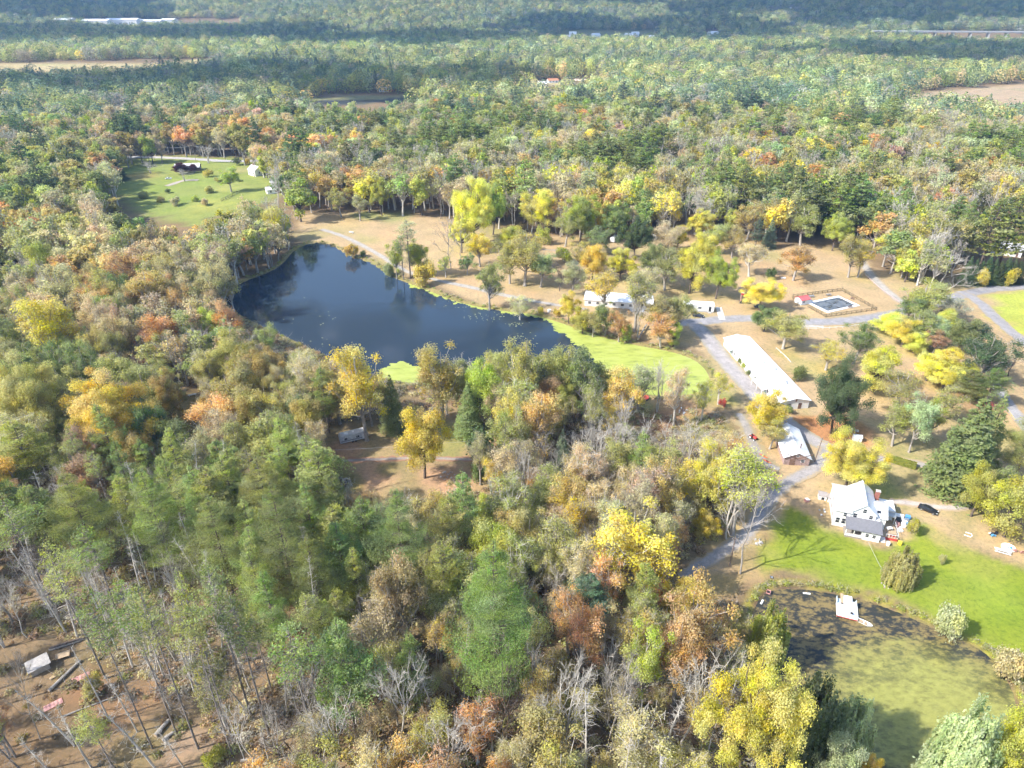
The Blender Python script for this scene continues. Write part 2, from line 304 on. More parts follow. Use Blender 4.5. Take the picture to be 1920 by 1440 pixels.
tag(sheet('mill_pond_water', POND2, WATER_Z, .8, wm, lambda x, y: sdf(x, y, POND2) - .35, lambda x, y: np.maximum(1.12 - np.hypot((x - cen[0]) / 25, (y - cen[1]) / 20) ** 2 * .85, .75 - np.hypot((x - c2[0]) / 7, (y - c2[1]) / 2.6))), kind='structure')
ALG = GP((1000, 584), (1045, 598), (1090, 614), (1140, 630), (1200, 644), (1260, 654), (1305, 670), (1332, 698), (1336, 724), (1290, 746), (1180, 742), (1130, 730), (1128, 700), (1110, 672), (1090, 650), (1060, 628), (1030, 605))
ALG2 = GP((715, 688), (760, 684), (830, 692), (900, 715), (940, 735), (720, 722))
def wobble(x, y): return 1.7 * np.sin(x * .23 + 1.7 * np.sin(y * .19)) * np.sin(y * .27 + .8) + .7 * np.sin(x * 3.1 + 2.3 * np.sin(y * 2.7)) + 1.4 * np.sin(x * .5 + np.sin(y * .31) * 1.6) * np.sin(y * .43) + .8 * np.sin(x * 1.3 + 2 * np.sin(y * .9)) + .6 * np.sin(y * 2.1 + x * .7)
m, n, l, b = mat('duckweed'); tc = n.new('ShaderNodeTexCoord'); mq = n.new('ShaderNodeMapping'); mq.inputs['Rotation'].default_value = (0, 0, -.35); mq.inputs['Scale'].default_value = (.6, 1.6, 1); l.new(tc.outputs['Object'], mq.inputs[0]); t = noise(n, .22, 9, .72, mq.outputs[0], l); r = ramp(n, l, t.outputs[0], [(.3, (.12, .15, .05)), (.42, (.27, .31, .06)), (.55, (.35, .39, .08)), (.7, (.34, .36, .15))]); l.new(r.outputs[0], b.inputs['Base Color']); b.inputs['Roughness'].default_value = .55
o = sheet('duckweed', POND, WATER_Z + .02, .55, m, lambda x, y: np.maximum(sdf(x, y, POND) - .6, np.minimum.reduce([sdf(x, y, ALG) + wobble(x, y), sdf(x, y, ALG2) + wobble(x, y), np.where(x > -48, np.abs(sdf(x, y, POND) + .2) - .35 + .9 * wobble(y, x), 9)]))); tag(o, 'bright lime duckweed floating on the large pond', kind='stuff')
# lily pads: separate small discs afloat
rr = np.random.default_rng(8); V = []; F = []
for cx_, cy_, nn, sprx, spry in ((915, 590, 50, 26, 6), (965, 607, 22, 10, 2.5), (970, 630, 24, 12, 3), (850, 570, 16, 20, 5), (560, 585, 8, 20, 22), (620, 600, 8, 24, 12), (590, 640, 6, 20, 8), (1000, 640, 6, 10, 6)):
    for _ in range(nn):
        x, y = G(cx_ + rr.normal() * sprx, cy_ + rr.normal() * spry); 
        if sdf(x, y, POND) > -1: continue
        r_ = rr.uniform(.12, .38); k = len(V); ph = rr.uniform(0, 6)
        V += [(x + r_ * rr.uniform(.8, 1.3) * math.cos(ph + j * math.pi / 3), y + r_ * rr.uniform(.6, 1.1) * math.sin(ph + j * math.pi / 3), WATER_Z + .015) for j in range(6)]; F.append([k + j for j in range(6)])
tag(mobj('lily_leaves', np_mesh('lily_leaves', V, np.array(F), M('lily_pad', (.24, .27, .13), .5, var=.3))), 'small pale lily leaves scattered over dark pond water', kind='stuff')

# ------------------------------------------------------------------ roads and paths
def road(name, pts, w, m, z=.05, jit=.25):
    P = chaikin(pts, 3, False); Q = [P[0]]
    for a_, b_ in zip(P[:-1], P[1:]):
        k = max(1, int(math.dist(a_, b_) / 1.6)); Q += [(a_[0] + (b_[0] - a_[0]) * (i + 1) / k, a_[1] + (b_[1] - a_[1]) * (i + 1) / k) for i in range(k)]
    Q = np.array(Q); T = np.gradient(Q, axis=0); T /= np.linalg.norm(T, axis=1)[:, None] + 1e-9; N = np.stack([-T[:, 1], T[:, 0]], 1); ww = np.interp(np.linspace(0, 1, len(Q)), np.linspace(0, 1, len(w)), w) / 2 if isinstance(w, (list, tuple)) else np.full(len(Q), w / 2)
    V = []; kk = 5
    for i in range(len(Q)):
        for j in range(kk):
            s_ = (j / (kk - 1) * 2 - 1); e = jit * rng0.normal() if abs(s_) == 1 else 0; p = Q[i] + N[i] * (s_ * ww[i] + e * s_); V.append((p[0], p[1], 0))
    V = np.array(V); V[:, 2] = zg(V[:, 0], V[:, 1]) + z + .02 * (1 - np.abs((np.arange(len(V)) % kk) / 2 - 1)); F = [[i * kk + j, i * kk + j + 1, (i + 1) * kk + j + 1, (i + 1) * kk + j] for i in range(len(Q) - 1) for j in range(kk - 1)]
    ROADS.append((Q, ww.max())); me = np_mesh(name, V, np.array(F), m, smoothf=True); at_ = me.attributes.new('edge', 'FLOAT', 'POINT'); at_.data.foreach_set('value', np.abs((np.arange(len(V)) % kk) / 2 - 1).astype(np.float32)); return tag(mobj(name, me), kind='structure')
ROADS = []
def RM(name, col, verge=(.35, .27, .16), grow_=.5):
    """road surface: patched and cracked, grit and dead grass creeping in from the verges"""
    m, n, l, b = mat(name); tc = n.new('ShaderNodeTexCoord'); q = noise(n, .35, 7, .7, tc.outputs['Object'], l); g = noise(n, 2.2, 6, .75, tc.outputs['Object'], l); a = n.new('ShaderNodeAttribute'); a.attribute_name = 'edge'
    c = ramp(n, l, q.outputs[0], [(.3, tuple(k * .72 for k in col)), (.5, col), (.7, tuple(k * 1.22 for k in col))]).outputs[0]; c = mixc(n, l, c, ramp(n, l, g.outputs[0], [(.3, (.72, .72, .74)), (.5, (1, 1, 1)), (.75, (1.22, 1.2, 1.15))]).outputs[0], 1., 'MULTIPLY')
    s = n.new('ShaderNodeMath'); s.operation = 'MULTIPLY'; l.new(a.outputs['Fac'], s.inputs[0]); s.inputs[1].default_value = grow_; t = n.new('ShaderNodeMath'); t.operation = 'ADD'; l.new(s.outputs[0], t.inputs[0]); l.new(g.outputs[0], t.inputs[1]); k = ramp(n, l, t.outputs[0], [(.74, (0, 0, 0)), (.95, (1, 1, 1))])
    c = mixc(n, l, c, verge, k.outputs[0]); l.new(c, b.inputs['Base Color']); b.inputs['Roughness'].default_value = .95; b.inputs['Specular IOR Level'].default_value = .15; bp = n.new('ShaderNodeBump'); bp.inputs['Strength'].default_value = .4; bp.inputs['Distance'].default_value = .05; l.new(g.outputs[0], bp.inputs['Height']); l.new(bp.outputs[0], b.inputs['Normal']); return m
ASPH = RM('old_asphalt', (.27, .26, .265), (.33, .27, .17), .4); GRAV = RM('pale_gravel', (.35, .32, .285)); DIRT = RM('dirt_track', (.33, .27, .21), grow_=.7)
road('road', GP((1262, 606), (1310, 604), (1360, 598), (1420, 596), (1490, 603), (1560, 604), (1640, 596), (1700, 584), (1760, 566), (1815, 550), (1860, 541), (1930, 537), (2040, 536)), 7.0, ASPH)
road('road', GP((1592, 455), (1612, 485), (1640, 525), (1675, 556), (1712, 580)), 5.2, GRAV, .062)
road('road', GP((1800, 546), (1832, 562), (1862, 592), (1895, 622), (1960, 672)), 5.5, ASPH, .074)
road('driveway', GP((1300, 606), (1326, 632), (1362, 682), (1402, 722), (1432, 756), (1470, 790), (1505, 815), (1548, 838)), [6.5, 7, 7.2, 7.5, 7.2, 6, 5.5], RM('worn_asphalt', (.32, .295, .285), (.3, .26, .15), .4), .086)
road('driveway', GP((1535, 832), (1590, 850), (1650, 860), (1730, 872), (1800, 885)), 4.2, GRAV, .1)
road('driveway', GP((1552, 842), (1540, 870), (1500, 892), (1460, 915), (1430, 955), (1405, 1000), (1360, 1032), (1310, 1062), (1280, 1085)), [4.5, 5, 4.6, 4.2, 4.4, 4, 3.4], RM('cracked_drive', (.30, .28, .27)), .112)
road('driveway', GP((1385, 775), (1400, 800), (1415, 840), (1430, 868), (1462, 880)), [4, 5, 5.5, 5, 3], RM('grey_yard', (.29, .265, .24), (.3, .24, .13), .7), .07, .6)
road('driveway', GP((1668, 940), (1715, 944), (1760, 952), (1805, 952), (1850, 940)), 3.0, RM('white_gravel', (.42, .37, .33), (.38, .29, .18), .6), .06)
road('footpath', GP((602, 430), (640, 441), (680, 460), (715, 480), (745, 500), (775, 515), (830, 528), (880, 538), (930, 550), (985, 562), (1050, 573), (1100, 580)), [4.5, 4.2, 3.8, 3.6, 3.6, 4.2, 4.6, 3, 2.6], GRAV, .06)
road('footpath', GP((985, 468), (1040, 468), (1090, 480), (1130, 497), (1180, 502), (1240, 500), (1290, 490)), 2.6, DIRT, .06, .5)
road('road', GP((1858, 712), (1885, 748), (1915, 790), (1960, 850)), 4.4, RM('grey_road', (.32, .31, .315), grow_=.4), .06)
road('dirt_track', GP((560, 872), (640, 864), (720, 861), (800, 858), (870, 862), (930, 860)), 2.2, RM('litter_track', (.28, .24, .21), (.3, .17, .1), .7), .05, .5)
road('country_road', GP((150, 297), (240, 294), (330, 296), (440, 304), (500, 300), (560, 292)), 7.0, M('pale_road', (.40, .38, .36), .9, var=.15, scale=.2), .08)
road('driveway', GP((372, 338), (345, 338), (325, 345), (312, 349)), 5, GRAV, .07)
road('footpath', GP((1475, 611), (1500, 611), (1545, 613)), 1.6, M('walk_concrete', (.45, .4, .34), .9, var=.15), .06)

# ------------------------------------------------------------------ trees: prototypes
def unit(v): return v / (np.linalg.norm(v, axis=-1, keepdims=True) + 1e-9)
def leaf_quads(rg, P, Nn, size, stretch=1.0):
    """one rhombic leaf spray at each point P, facing roughly along Nn"""
    k = len(P); Nn = unit(unit(Nn) + np.array([0, 0, .55])); a = unit(np.cross(Nn, rg.normal(size=(k, 3)))); b = np.cross(Nn, a)
    s = size * rg.uniform(.6, 1.35, (k, 1)); w = s * rg.uniform(.5, .95, (k, 1)) / stretch; ln = s * stretch; off = Nn * s * rg.normal(size=(k, 1)) * .15
    return np.stack([P - a * ln, P + b * w + off, P + a * ln, P - b * w - off], 1)
def leaf_mesh(name, Q, rg, mats, var=None, extra=None, tcol=None):
    k = len(Q); V = Q.reshape(-1, 3); F = [np.arange(4 * k).reshape(-1, 4)]; mi = np.zeros(k, int)
    if extra is not None:
        eV, eF = extra; F.append(np.asarray(eF) + len(V)); V = np.concatenate([V, eV]); mi = np.concatenate([mi, np.ones(len(eF), int)])
    me = np_mesh(name, V, F, mats, mi); v = rg.uniform(0, 1, (k, 3)) if var is None else var
    vv = np.zeros((len(V), 3), np.float32); vv[:4 * k] = np.repeat(v, 4, 0); t = me.attributes.new('var', 'FLOAT_VECTOR', 'POINT'); t.data.foreach_set('vector', vv.ravel())
    if tcol is not None:
        c = np.ones((len(V), 4), np.float32); c[:4 * k, :3] = np.repeat(tcol, 4, 0); t = me.color_attributes.new('tcol', 'FLOAT_COLOR', 'POINT'); t.data.foreach_set('color', c.ravel())
    return me
def tubes(paths, n=5):
    """paths: list of (points (m,3), radii) -> verts, quads"""
    V = []; F = []; k = 0
    for pts, rad in paths:
        pts = np.asarray(pts, float); m = len(pts); D = unit(np.gradient(pts, axis=0)); ref = np.where(np.abs(D[:, 2:3]) < .9, np.array([[0, 0, 1.]]), np.array([[1., 0, 0]])); a = unit(np.cross(D, ref)); b = np.cross(D, a); t = 2 * math.pi * np.arange(n) / n
        V.append((pts[:, None] + np.asarray(rad)[:, None, None] * (a[:, None] * np.cos(t)[None, :, None] + b[:, None] * np.sin(t)[None, :, None])).reshape(-1, 3))
        i, j = np.meshgrid(np.arange(m - 1), np.arange(n), indexing='ij'); i = i.ravel(); j = j.ravel(); F.append(np.stack([k + i * n + j, k + i * n + (j + 1) % n, k + (i + 1) * n + (j + 1) % n, k + (i + 1) * n + j], 1)); k += m * n
    return np.concatenate(V), np.concatenate(F)
def bend(rg, a, b, k=4, amt=.06):
    a = np.asarray(a, float); b = np.asarray(b, float); t = np.linspace(0, 1, k)[:, None]; L = np.linalg.norm(b - a)
    return a + (b - a) * t + rg.normal(size=(k, 3)) * amt * L * (t * (1 - t) * 4)
def broadleaf(rg, Rc=5., Ht=16., low=.22, nclump=22, per=200, leaf=.4, loose=.0, rc=.36, twigs=0, flat=1.0):
    """crown leaves and trunk with limbs for a spreading tree of height Ht"""
    z0, z1 = Ht * low, Ht * .97; zc = (z0 + z1) / 2 - .04 * Ht; hz = (z1 - z0) / 2; C = []; tries = 0
    ph = rg.uniform(0, 6.28, 3)
    while len(C) < nclump and tries < 3000:
        tries += 1; d = unit(rg.normal(size=3)); rr_ = rg.uniform(.35, .84) if len(C) % 4 else rg.uniform(0, .4)
        lob = 1 + .16 * math.sin(2 * math.atan2(d[1], d[0]) + ph[0]) + .12 * math.sin(3 * math.atan2(d[1], d[0]) + ph[1]) + .1 * math.sin(4 * d[2] + ph[2])
        p = np.array([d[0] * Rc * rr_ * lob, d[1] * Rc * rr_ * lob, zc + d[2] * hz * rr_ * .95 * flat])
        if p[2] < zc - .35 * hz and math.hypot(p[0], p[1]) < Rc * .38: continue
        if p[2] < z0 + .05 * Ht: p[2] = z0 + .05 * Ht + rg.uniform(0, .1) * Ht
        if all(np.linalg.norm((p - c) / (1, 1, .8)) > Rc * rc * .62 for c in C): C.append(p)
    Q = []; var = []
    for c in C:
        r = Rc * rc * rg.uniform(.62, 1.2); k = int(per * (r / (Rc * rc)) ** 2 * rg.uniform(.75, 1.2)); d = unit(rg.normal(size=(k, 3)) + np.array([0, 0, .35])); rad = r * (1 - rg.uniform(0, 1, (k, 1)) ** (1.8 - loose) * (.75 + .25 * loose)) * np.where(rg.uniform(0, 1, (k, 1)) < .16, rg.uniform(1.0, 1.5, (k, 1)), rg.uniform(.85, 1.12, (k, 1)))
        P = c + d * rad * np.array([1, 1, .78]); Q.append(leaf_quads(rg, P, d * .9 + rg.normal(size=(k, 3)) * .75, leaf)); cv = np.clip(rg.normal(.5, .2, 3), 0, 1)
        var.append(np.clip(cv + rg.normal(size=(k, 3)) * .2, 0, 1))
    fork = Ht * rg.uniform(.22, .34); lean = rg.normal(size=2) * Ht * .02; r0 = Ht * .017 + .05
    T = [(np.array([[0, 0, -.4], [0, 0, .3], [lean[0] * .5, lean[1] * .5, fork * .55], [lean[0], lean[1], fork], [lean[0] * 1.5, lean[1] * 1.5, Ht * .78]]), [r0 * 1.5, r0 * 1.1, r0 * .9, r0 * .75, r0 * .12])]
    for c in C:
        h = np.clip(c[2] * rg.uniform(.4, .62), fork * .8, Ht * .7); s = np.array([lean[0], lean[1], h]); T.append((bend(rg, s, c, 4, .07), np.linspace(r0 * .42, .03, 4)))
        for _ in range(twigs): T.append((bend(rg, c + rg.normal(size=3) * .3, c + unit(rg.normal(size=3) + (0, 0, .5)) * Rc * rc * rg.uniform(.7, 1.15), 3, .05), [.035, .025, .012]))
    return np.concatenate(Q), np.concatenate(var), tubes(T, 5)
def pine(rg, Ht=22., base=.35, Rm=4.2, whorl=30, per=310, leaf=.135, dead=10, trunk_r=.27, droop=.05, dense=1.):
    """white pine: irregular horizontal plumes of needles along level branches, dead stubs below"""
    Q = []; var = []; T = [(np.array([[0, 0, -.4], [.0, 0, Ht * .3], [rg.normal() * .2, rg.normal() * .2, Ht * .65], [rg.normal() * .2, rg.normal() * .2, Ht]]), [trunk_r * 1.15, trunk_r * .9, trunk_r * .55, .04])]; az = rg.uniform(0, 6); lob = rg.uniform(0, 6.28, 2)
    for i in range(whorl):
        f = (i + rg.uniform(-.4, .4)) / whorl; f = min(max(f, 0), .985); z = Ht * (base + (1 - base) * f)
        prof = (math.sin(math.pi * min(1, .22 + f * .78)) ** .8) * (1.15 - f * .55) + .12
        for b in range(3):
            az += 2.4 + rg.normal() * .3; L = Rm * prof * rg.uniform(.42, 1.2) * (1 + .26 * math.sin(2 * az + lob[0] + z * .35) + .2 * math.sin(3 * az + lob[1] - z * .5))
            if rg.uniform() < .1: continue
            d = np.array([math.cos(az), math.sin(az), 0]); e = np.array([0, 0, z]) + d * L + np.array([0, 0, L * (rg.uniform(.02, .32) - droop)]); s = np.array([0, 0, z]); T.append((bend(rg, s, e, 3, .04), [.07, .05, .02]))
            k = max(4, int(per * dense * (L / Rm) ** 1.1 * rg.uniform(.8, 1.2))); t = rg.uniform(.2, 1., (k, 1)) ** .6 * 1.06; side = np.array([-d[1], d[0], 0]); w = L * .3 * (1.15 - np.abs(t - .62))
            P = s + (e - s) * t + side * rg.normal(size=(k, 1)) * w + np.array([0, 0, 1]) * rg.normal(.12, .2, (k, 1)); Nn = np.array([0, 0, .9]) - d * .2 + rg.normal(size=(k, 3)) * .6
            Q.append(leaf_quads(rg, P, Nn, leaf, 1.25)); cv = np.clip(rg.normal(.5, .28, 3), 0, 1); var.append(np.clip(cv + rg.normal(size=(k, 3)) * .15, 0, 1))
    top = np.array([0, 0, Ht]) + rg.normal(size=(60, 3)) * np.array([.5, .5, .7]); Q.append(leaf_quads(rg, top, rg.normal(size=(60, 3)) + (0, 0, .6), leaf * .8, 1.2)); var.append(rg.uniform(0, 1, (60, 3)))
    for i in range(dead):
        z = Ht * base * rg.uniform(.35, 1.15); a_ = rg.uniform(0, 6.28); L = rg.uniform(.8, 3.2); e = np.array([math.cos(a_) * L, math.sin(a_) * L, z + rg.uniform(-.5, .5)]); T.append((bend(rg, (0, 0, z), e, 4, .08), [.05, .04, .03, .012]))
        for _ in range(3): q = e * rg.uniform(.5, .95) + (0, 0, z * 0); q[2] = z; T.append((bend(rg, q, q + rg.normal(size=3) * .7, 3, .1), [.025, .018, .008]))
    return np.concatenate(Q), np.concatenate(var), tubes(T, 5)
def spruce(rg, Ht=16., Rm=3.4, n=48, per=130, leaf=.145):
    Q = []; var = []; T = [(np.array([[0, 0, -.3], [0, 0, Ht * .5], [0, 0, Ht]]), [.24, .14, .03])]; az = 0
    for i in range(n):
        f = (i + rg.uniform()) / n; z = Ht * (.04 + .95 * f)
        for b in range(4):
            az += 1.7 + rg.normal() * .25; L = (Rm * (1 - f) ** .85 + .2) * rg.uniform(.75, 1.12); d = np.array([math.cos(az), math.sin(az), 0]); s = np.array([0, 0, z]); e = s + d * L + np.array([0, 0, -L * .25])
            k = max(5, int(per * (L / Rm) ** 1.3)); t = rg.uniform(.25, 1.05, (k, 1)) ** .8; side = np.array([-d[1], d[0], 0]); P = s + (e - s) * t + side * rg.normal(size=(k, 1)) * L * .2 + (0, 0, 1) * rg.normal(0, .1, (k, 1))
            Q.append(leaf_quads(rg, P, d * .6 + np.array([0, 0, .8]) + rg.normal(size=(k, 3)) * .45, leaf, 1.2)); cv = np.clip(rg.normal(.5, .16, 3), 0, 1); var.append(np.clip(cv + rg.normal(size=(k, 3)) * .16, 0, 1))
    return np.concatenate(Q), np.concatenate(var), tubes(T, 5)
def bare(rg, Ht=15., spread=.55, limbs=9, sub=6, tw=6, r0=.22, forks=1, leafn=0):
    """leafless tree: trunk(s), rising limbs, sub-branches and fine twigs"""
    T = []; B = []; tips = []
    for s_ in range(forks):
        off = rg.normal(size=2) * (.5 if forks > 1 else .1); ln = np.array([off[0] * 2.2, off[1] * 2.2, Ht * rg.uniform(.8, 1)]); tr = bend(rg, (off[0] * .3, off[1] * .3, -.4), ln, 6, .03); T.append((tr, np.linspace(r0, .04, 6)))
        for i in range(limbs):
            f = rg.uniform(.3, .92); s = np.array([np.interp(f * 5, range(6), tr[:, k]) for k in range(3)]); a_ = rg.uniform(0, 6.28); L = Ht * (1.05 - f) * rg.uniform(.42, .78) + .8; d = unit(np.array([math.cos(a_) * spread, math.sin(a_) * spread, rg.uniform(.45, .95)])); e = s + d * L; lp = bend(rg, s, e, 5, .06); B.append((lp, np.linspace(r0 * .42 * (1.1 - f * .6), .022, 5)))
            for j in range(sub):
                g = rg.uniform(.25, 1.); q = np.array([np.interp(g * 4, range(5), lp[:, k]) for k in range(3)]); d2 = unit(d + rg.normal(size=3) * .55 + (0, 0, .25)); L2 = L * rg.uniform(.22, .5); sp_ = bend(rg, q, q + d2 * L2, 4, .07); B.append((sp_, [.035, .026, .018, .01]))
                for t_ in range(tw):
                    g2 = rg.uniform(.3, 1.) * 3; q2 = np.array([np.interp(g2, range(4), sp_[:, k]) for k in range(3)]); e2 = q2 + unit(d2 + rg.normal(size=3) * .6 + (0, 0, .2)) * L2 * rg.uniform(.25, .6); B.append((np.array([q2, e2]), [.016, .006])); tips.append(e2)
    return tubes(T, 6), tubes(B, 3), np.array(tips)
def willow(rg, Ht=9., Rc=4., strands=240, leaf=.16):
    Q = []; var = []; T = [(np.array([[0, 0, -.3], [.1, 0, Ht * .4], [.1, .1, Ht * .75]]), [.3, .24, .1])]
    for i in range(strands):
        ci = i % 24; a_ = ci * 2.39 + rg.normal() * .3; r = Rc * min(1.1, math.sqrt((ci + .6) / 24) * (1 + rg.normal() * .12)); top = Ht * (.9 + .14 * math.sin(ci * 5.1)) * (1 - .38 * (r / Rc) ** 2) * rg.uniform(.86, 1.03); bot = max(.3, top - rg.uniform(.35, .8) * Ht * (.4 + .6 * r / Rc)); k = int((top - bot) * 22) + 10
        t = rg.uniform(0, 1, (k, 1)); P = np.array([math.cos(a_) * r, math.sin(a_) * r, 0]) * (1 + .06 * (1 - t)) + np.array([0, 0, 1]) * (bot + (top - bot) * t) + rg.normal(size=(k, 3)) * .16; d = np.array([math.cos(a_), math.sin(a_), .4])
        Q.append(leaf_quads(rg, P, d + rg.normal(size=(k, 3)) * .7, leaf, 1.3)); cv = np.clip(rg.normal(.5, .2, 3), 0, 1); var.append(np.clip(cv + rg.normal(size=(k, 3)) * .15, 0, 1))
        if i % 6 == 0: T.append((bend(rg, (.1, 0, Ht * .45), (math.cos(a_) * r * .8, math.sin(a_) * r * .8, top), 4, .06), [.1, .07, .04, .02]))
    return np.concatenate(Q), np.concatenate(var), tubes(T, 5)
PROTO = {}
def add_proto(kind, i, Q, var, tr, Ht, Rc, bark):
    rr_ = np.hypot(Q[..., 0], Q[..., 1]); Rc = float(np.percentile(rr_, 97)); Ht = float(np.percentile(Q[..., 2], 99.7)); cm = leaf_mesh(f'{kind}_crown', Q, np.random.default_rng(i), [LEAF], var); tm = np_mesh(f'{kind}_trunk', *tr, bark, smoothf=True); PROTO.setdefault(kind, []).append((cm, tm, Ht, Rc))
for i in range(4):
    rg = np.random.default_rng(100 + i); add_proto('maple_tree', i, *broadleaf(rg, 5.6, 15, .1, 50, 700, .118, .3, .27), 15, 5.4, BARK)
for i in range(5):
    rg = np.random.default_rng(200 + i); add_proto('oak_tree', i, *broadleaf(rg, 5.4, 17, .14, 42, 430, .12, .6, .28, twigs=3), 17, 5.2, GREYB)
for i in range(5):
    rg = np.random.default_rng(300 + i); add_proto('thin_tree', i, *broadleaf(rg, 4.8, 17, .2, 28, 420, .105, .9, .36, twigs=9), 17, 4.6, PALE if i % 2 else GREYB)
for i in range(5):
    rg = np.random.default_rng(400 + i); add_proto('pine_tree', i, *pine(rg, 22, [.30, .38, .25, .34, .2][i], [4.4, 4.0, 4.6, 3.7, 4.3][i]), 22, 4.3, M('bark_pine', (.17, .135, .115), .9, var=.35, scale=3))
for i in range(3):
    rg = np.random.default_rng(450 + i); add_proto('tall_pine', i, *pine(rg, 24, .68, 3.0, 15, 120, .14, 44, .2, dense=.7), 24, 3.2, M('bark_slim', (.22, .19, .165), .9, var=.4, scale=3))
for i in range(2):
    rg = np.random.default_rng(500 + i); add_proto('spruce_tree', i, *spruce(rg, 16, 4.0 - .8 * i), 16, 4.0 - .8 * i, BARK)
rg = np.random.default_rng(600); add_proto('willow_tree', 0, *willow(rg), 9, 4, BARK)
for i in range(4):
    rg = np.random.default_rng(700 + i); add_proto('shrub', i, *broadleaf(rg, 2.2, 3.2, .02, 16, 260, .12, .2, .42, twigs=[0, 1, 4, 7][i]), 3.2, 2.2, GREYB)
for i in range(7):
    rg = np.random.default_rng(800 + i); Ht = 15.; f = [1, 2, 1, 3, 1, 2, 1][i]; t, b_, tips = bare(rg, Ht, [.42, .5, .75, .5, .6, .38, .85][i], [13, 8, 12, 6, 15, 8, 12][i], 6, 8, .2, f)
    bk = [PALE, GREYB, M('bark_white', (.47, .43, .37), .9, var=.25), PALE, GREYB, M('bark_white'), BARK][i]; PROTO.setdefault('bare_tree', []).append((np_mesh('bare_branches', *b_, bk), np_mesh('bare_trunk', *t, bk, smoothf=True), Ht, [4.2, 4.6, 5.6, 4.8, 5., 3.8, 6.][i]))

rg = np.random.default_rng(901); add_proto('great_maple', 0, *broadleaf(rg, 9, 22, .1, 120, 1000, .105, .35, .18), 22, 9, BARK)
rg = np.random.default_rng(902); add_proto('great_maple', 1, *broadleaf(rg, 9, 22, .12, 110, 1000, .105, .35, .185), 22, 9, BARK)
rg = np.random.default_rng(905); add_proto('round_pine', 0, *broadleaf(rg, 8, 18, -.06, 100, 620, .115, .35, .2), 18, 8, BARK)
rg = np.random.default_rng(903); add_proto('great_pine', 0, *pine(rg, 30, .16, 8, 46, 820, .115, 12, .36), 30, 8, BARK)
rg = np.random.default_rng(904); add_proto('great_pine', 1, *pine(rg, 28, .22, 7, 42, 780, .115, 12, .34), 28, 7, BARK)
for i in range(4):
    rg = np.random.default_rng(950 + i); Ht = 21.; cv = rg.normal(size=2) * .9; tr = [(np.array([[0, 0, -.4], [cv[0] * .3, cv[1] * .3, 6], [cv[0] * .7, cv[1] * .7, 13], [cv[0] * 1.4, cv[1] * 1.4, Ht]]), [.2, .17, .12, .03])]; br = []
    for j in range(44):
        f = rg.uniform(.3, .98); z = Ht * f; p = np.array([cv[0] * 1.3 * f, cv[1] * 1.3 * f, z]); a_ = rg.uniform(0, 6.28); L = rg.uniform(.7, 2.8) * (1.25 - f); e = p + np.array([math.cos(a_) * L, math.sin(a_) * L, rg.uniform(-.3, .7) * L]); br.append((bend(rg, p, e, 4, .08), [.045, .035, .025, .01]))
        for _ in range(3): q = p + (e - p) * rg.uniform(.4, .9); br.append((np.array([q, q + rg.normal(size=3) * .5]), [.02, .008]))
    bk = M('bark_white') if i % 2 else PALE; PROTO.setdefault('dead_pole', []).append((np_mesh('dead_branches', *tubes(br, 3), bk), np_mesh('dead_trunk', *tubes(tr, 6), bk, smoothf=True), Ht, 3.))
COLS = dict(gold=(0.7, 0.57, 0.085), lemon=(0.68, 0.64, 0.1), yellowgreen=(0.46, 0.5, 0.08), green=(0.249, 0.313, 0.099), darkgreen=(0.14, 0.195, 0.075), olive=(0.43, 0.43, 0.13), orange=(0.65, 0.4, 0.135), rust=(0.46, 0.31, 0.16), pink=(0.58, 0.44, 0.25), tan=(0.57, 0.5, 0.235), pine=(0.276, 0.33, 0.0944), yellowpine=(0.377, 0.415, 0.109), bluegreen=(0.183, 0.247, 0.145), red=(0.5, 0.11, 0.09), silver=(0.456, 0.503, 0.231), bronze=(0.5, 0.42, 0.12), purple=(0.1, 0.035, 0.04), grey=(0.44, 0.4, 0.3))
CWORD = dict(gold='golden', lemon='lemon yellow', yellowgreen='yellow-green', green='green', darkgreen='dark green', olive='olive', orange='orange', rust='rust brown', pink='peach pink', tan='tan', pine='green', yellowpine='yellowish green', bluegreen='blue-green', red='red', silver='silvery green', bronze='bronze', purple='dark purple', grey='greyish')
PLACED = []            # (x, y, crown radius) of every tree that stands alone as an object
TREES = []             # records for the labels
trng = random.Random(11)
def tree(kind, color, x, y, h, rad, label=None, group=None, var=None, name=None, lean=None, z=None):
    P = PROTO[kind]; cm, tm, Ht, Rc = P[trng.randrange(len(P)) if var is None else var % len(P)]
    nm = name or {'thin_tree': 'thinning_tree', 'tall_pine': 'pine_tree', 'dead_pole': 'dead_tree'}.get(kind, kind); root = empty(nm, (x, y, float(zground(np.array([x]), np.array([y]))[0]) - .05 if z is None else z), trng.uniform(0, 6.28))
    if lean: root.rotation_euler = (lean[0], lean[1], root.rotation_euler[2])
    sc = (rad / Rc, rad / Rc * trng.uniform(.92, 1.08), h / Ht)
    t = mobj('trunk', tm, root); t.scale = sc; c = mobj('branches' if kind in ('bare_tree', 'dead_pole') else ('foliage' if kind == 'shrub' else 'crown'), cm, root); c.scale = sc
    if kind == 'shrub': t.name = 'stem'
    col = COLS[color] if isinstance(color, str) else color; j = [trng.uniform(.85, 1.15) for _ in range(3)]; g = trng.uniform(.88, 1.12); c.color = tuple(min(.8, col[k] * (1 + (j[k] - 1) * .6) * g) for k in range(3)) + (1,)
    root['category'] = 'shrub' if kind == 'shrub' else 'tree'
    px, py, f = proj(x, y, h * .7); TREES.append([root, kind, color, px, py, rad * FPX / f, label, h]); PLACED.append((x, y, rad))
    if label: root['label'] = label
    if group: root['group'] = group
    return root
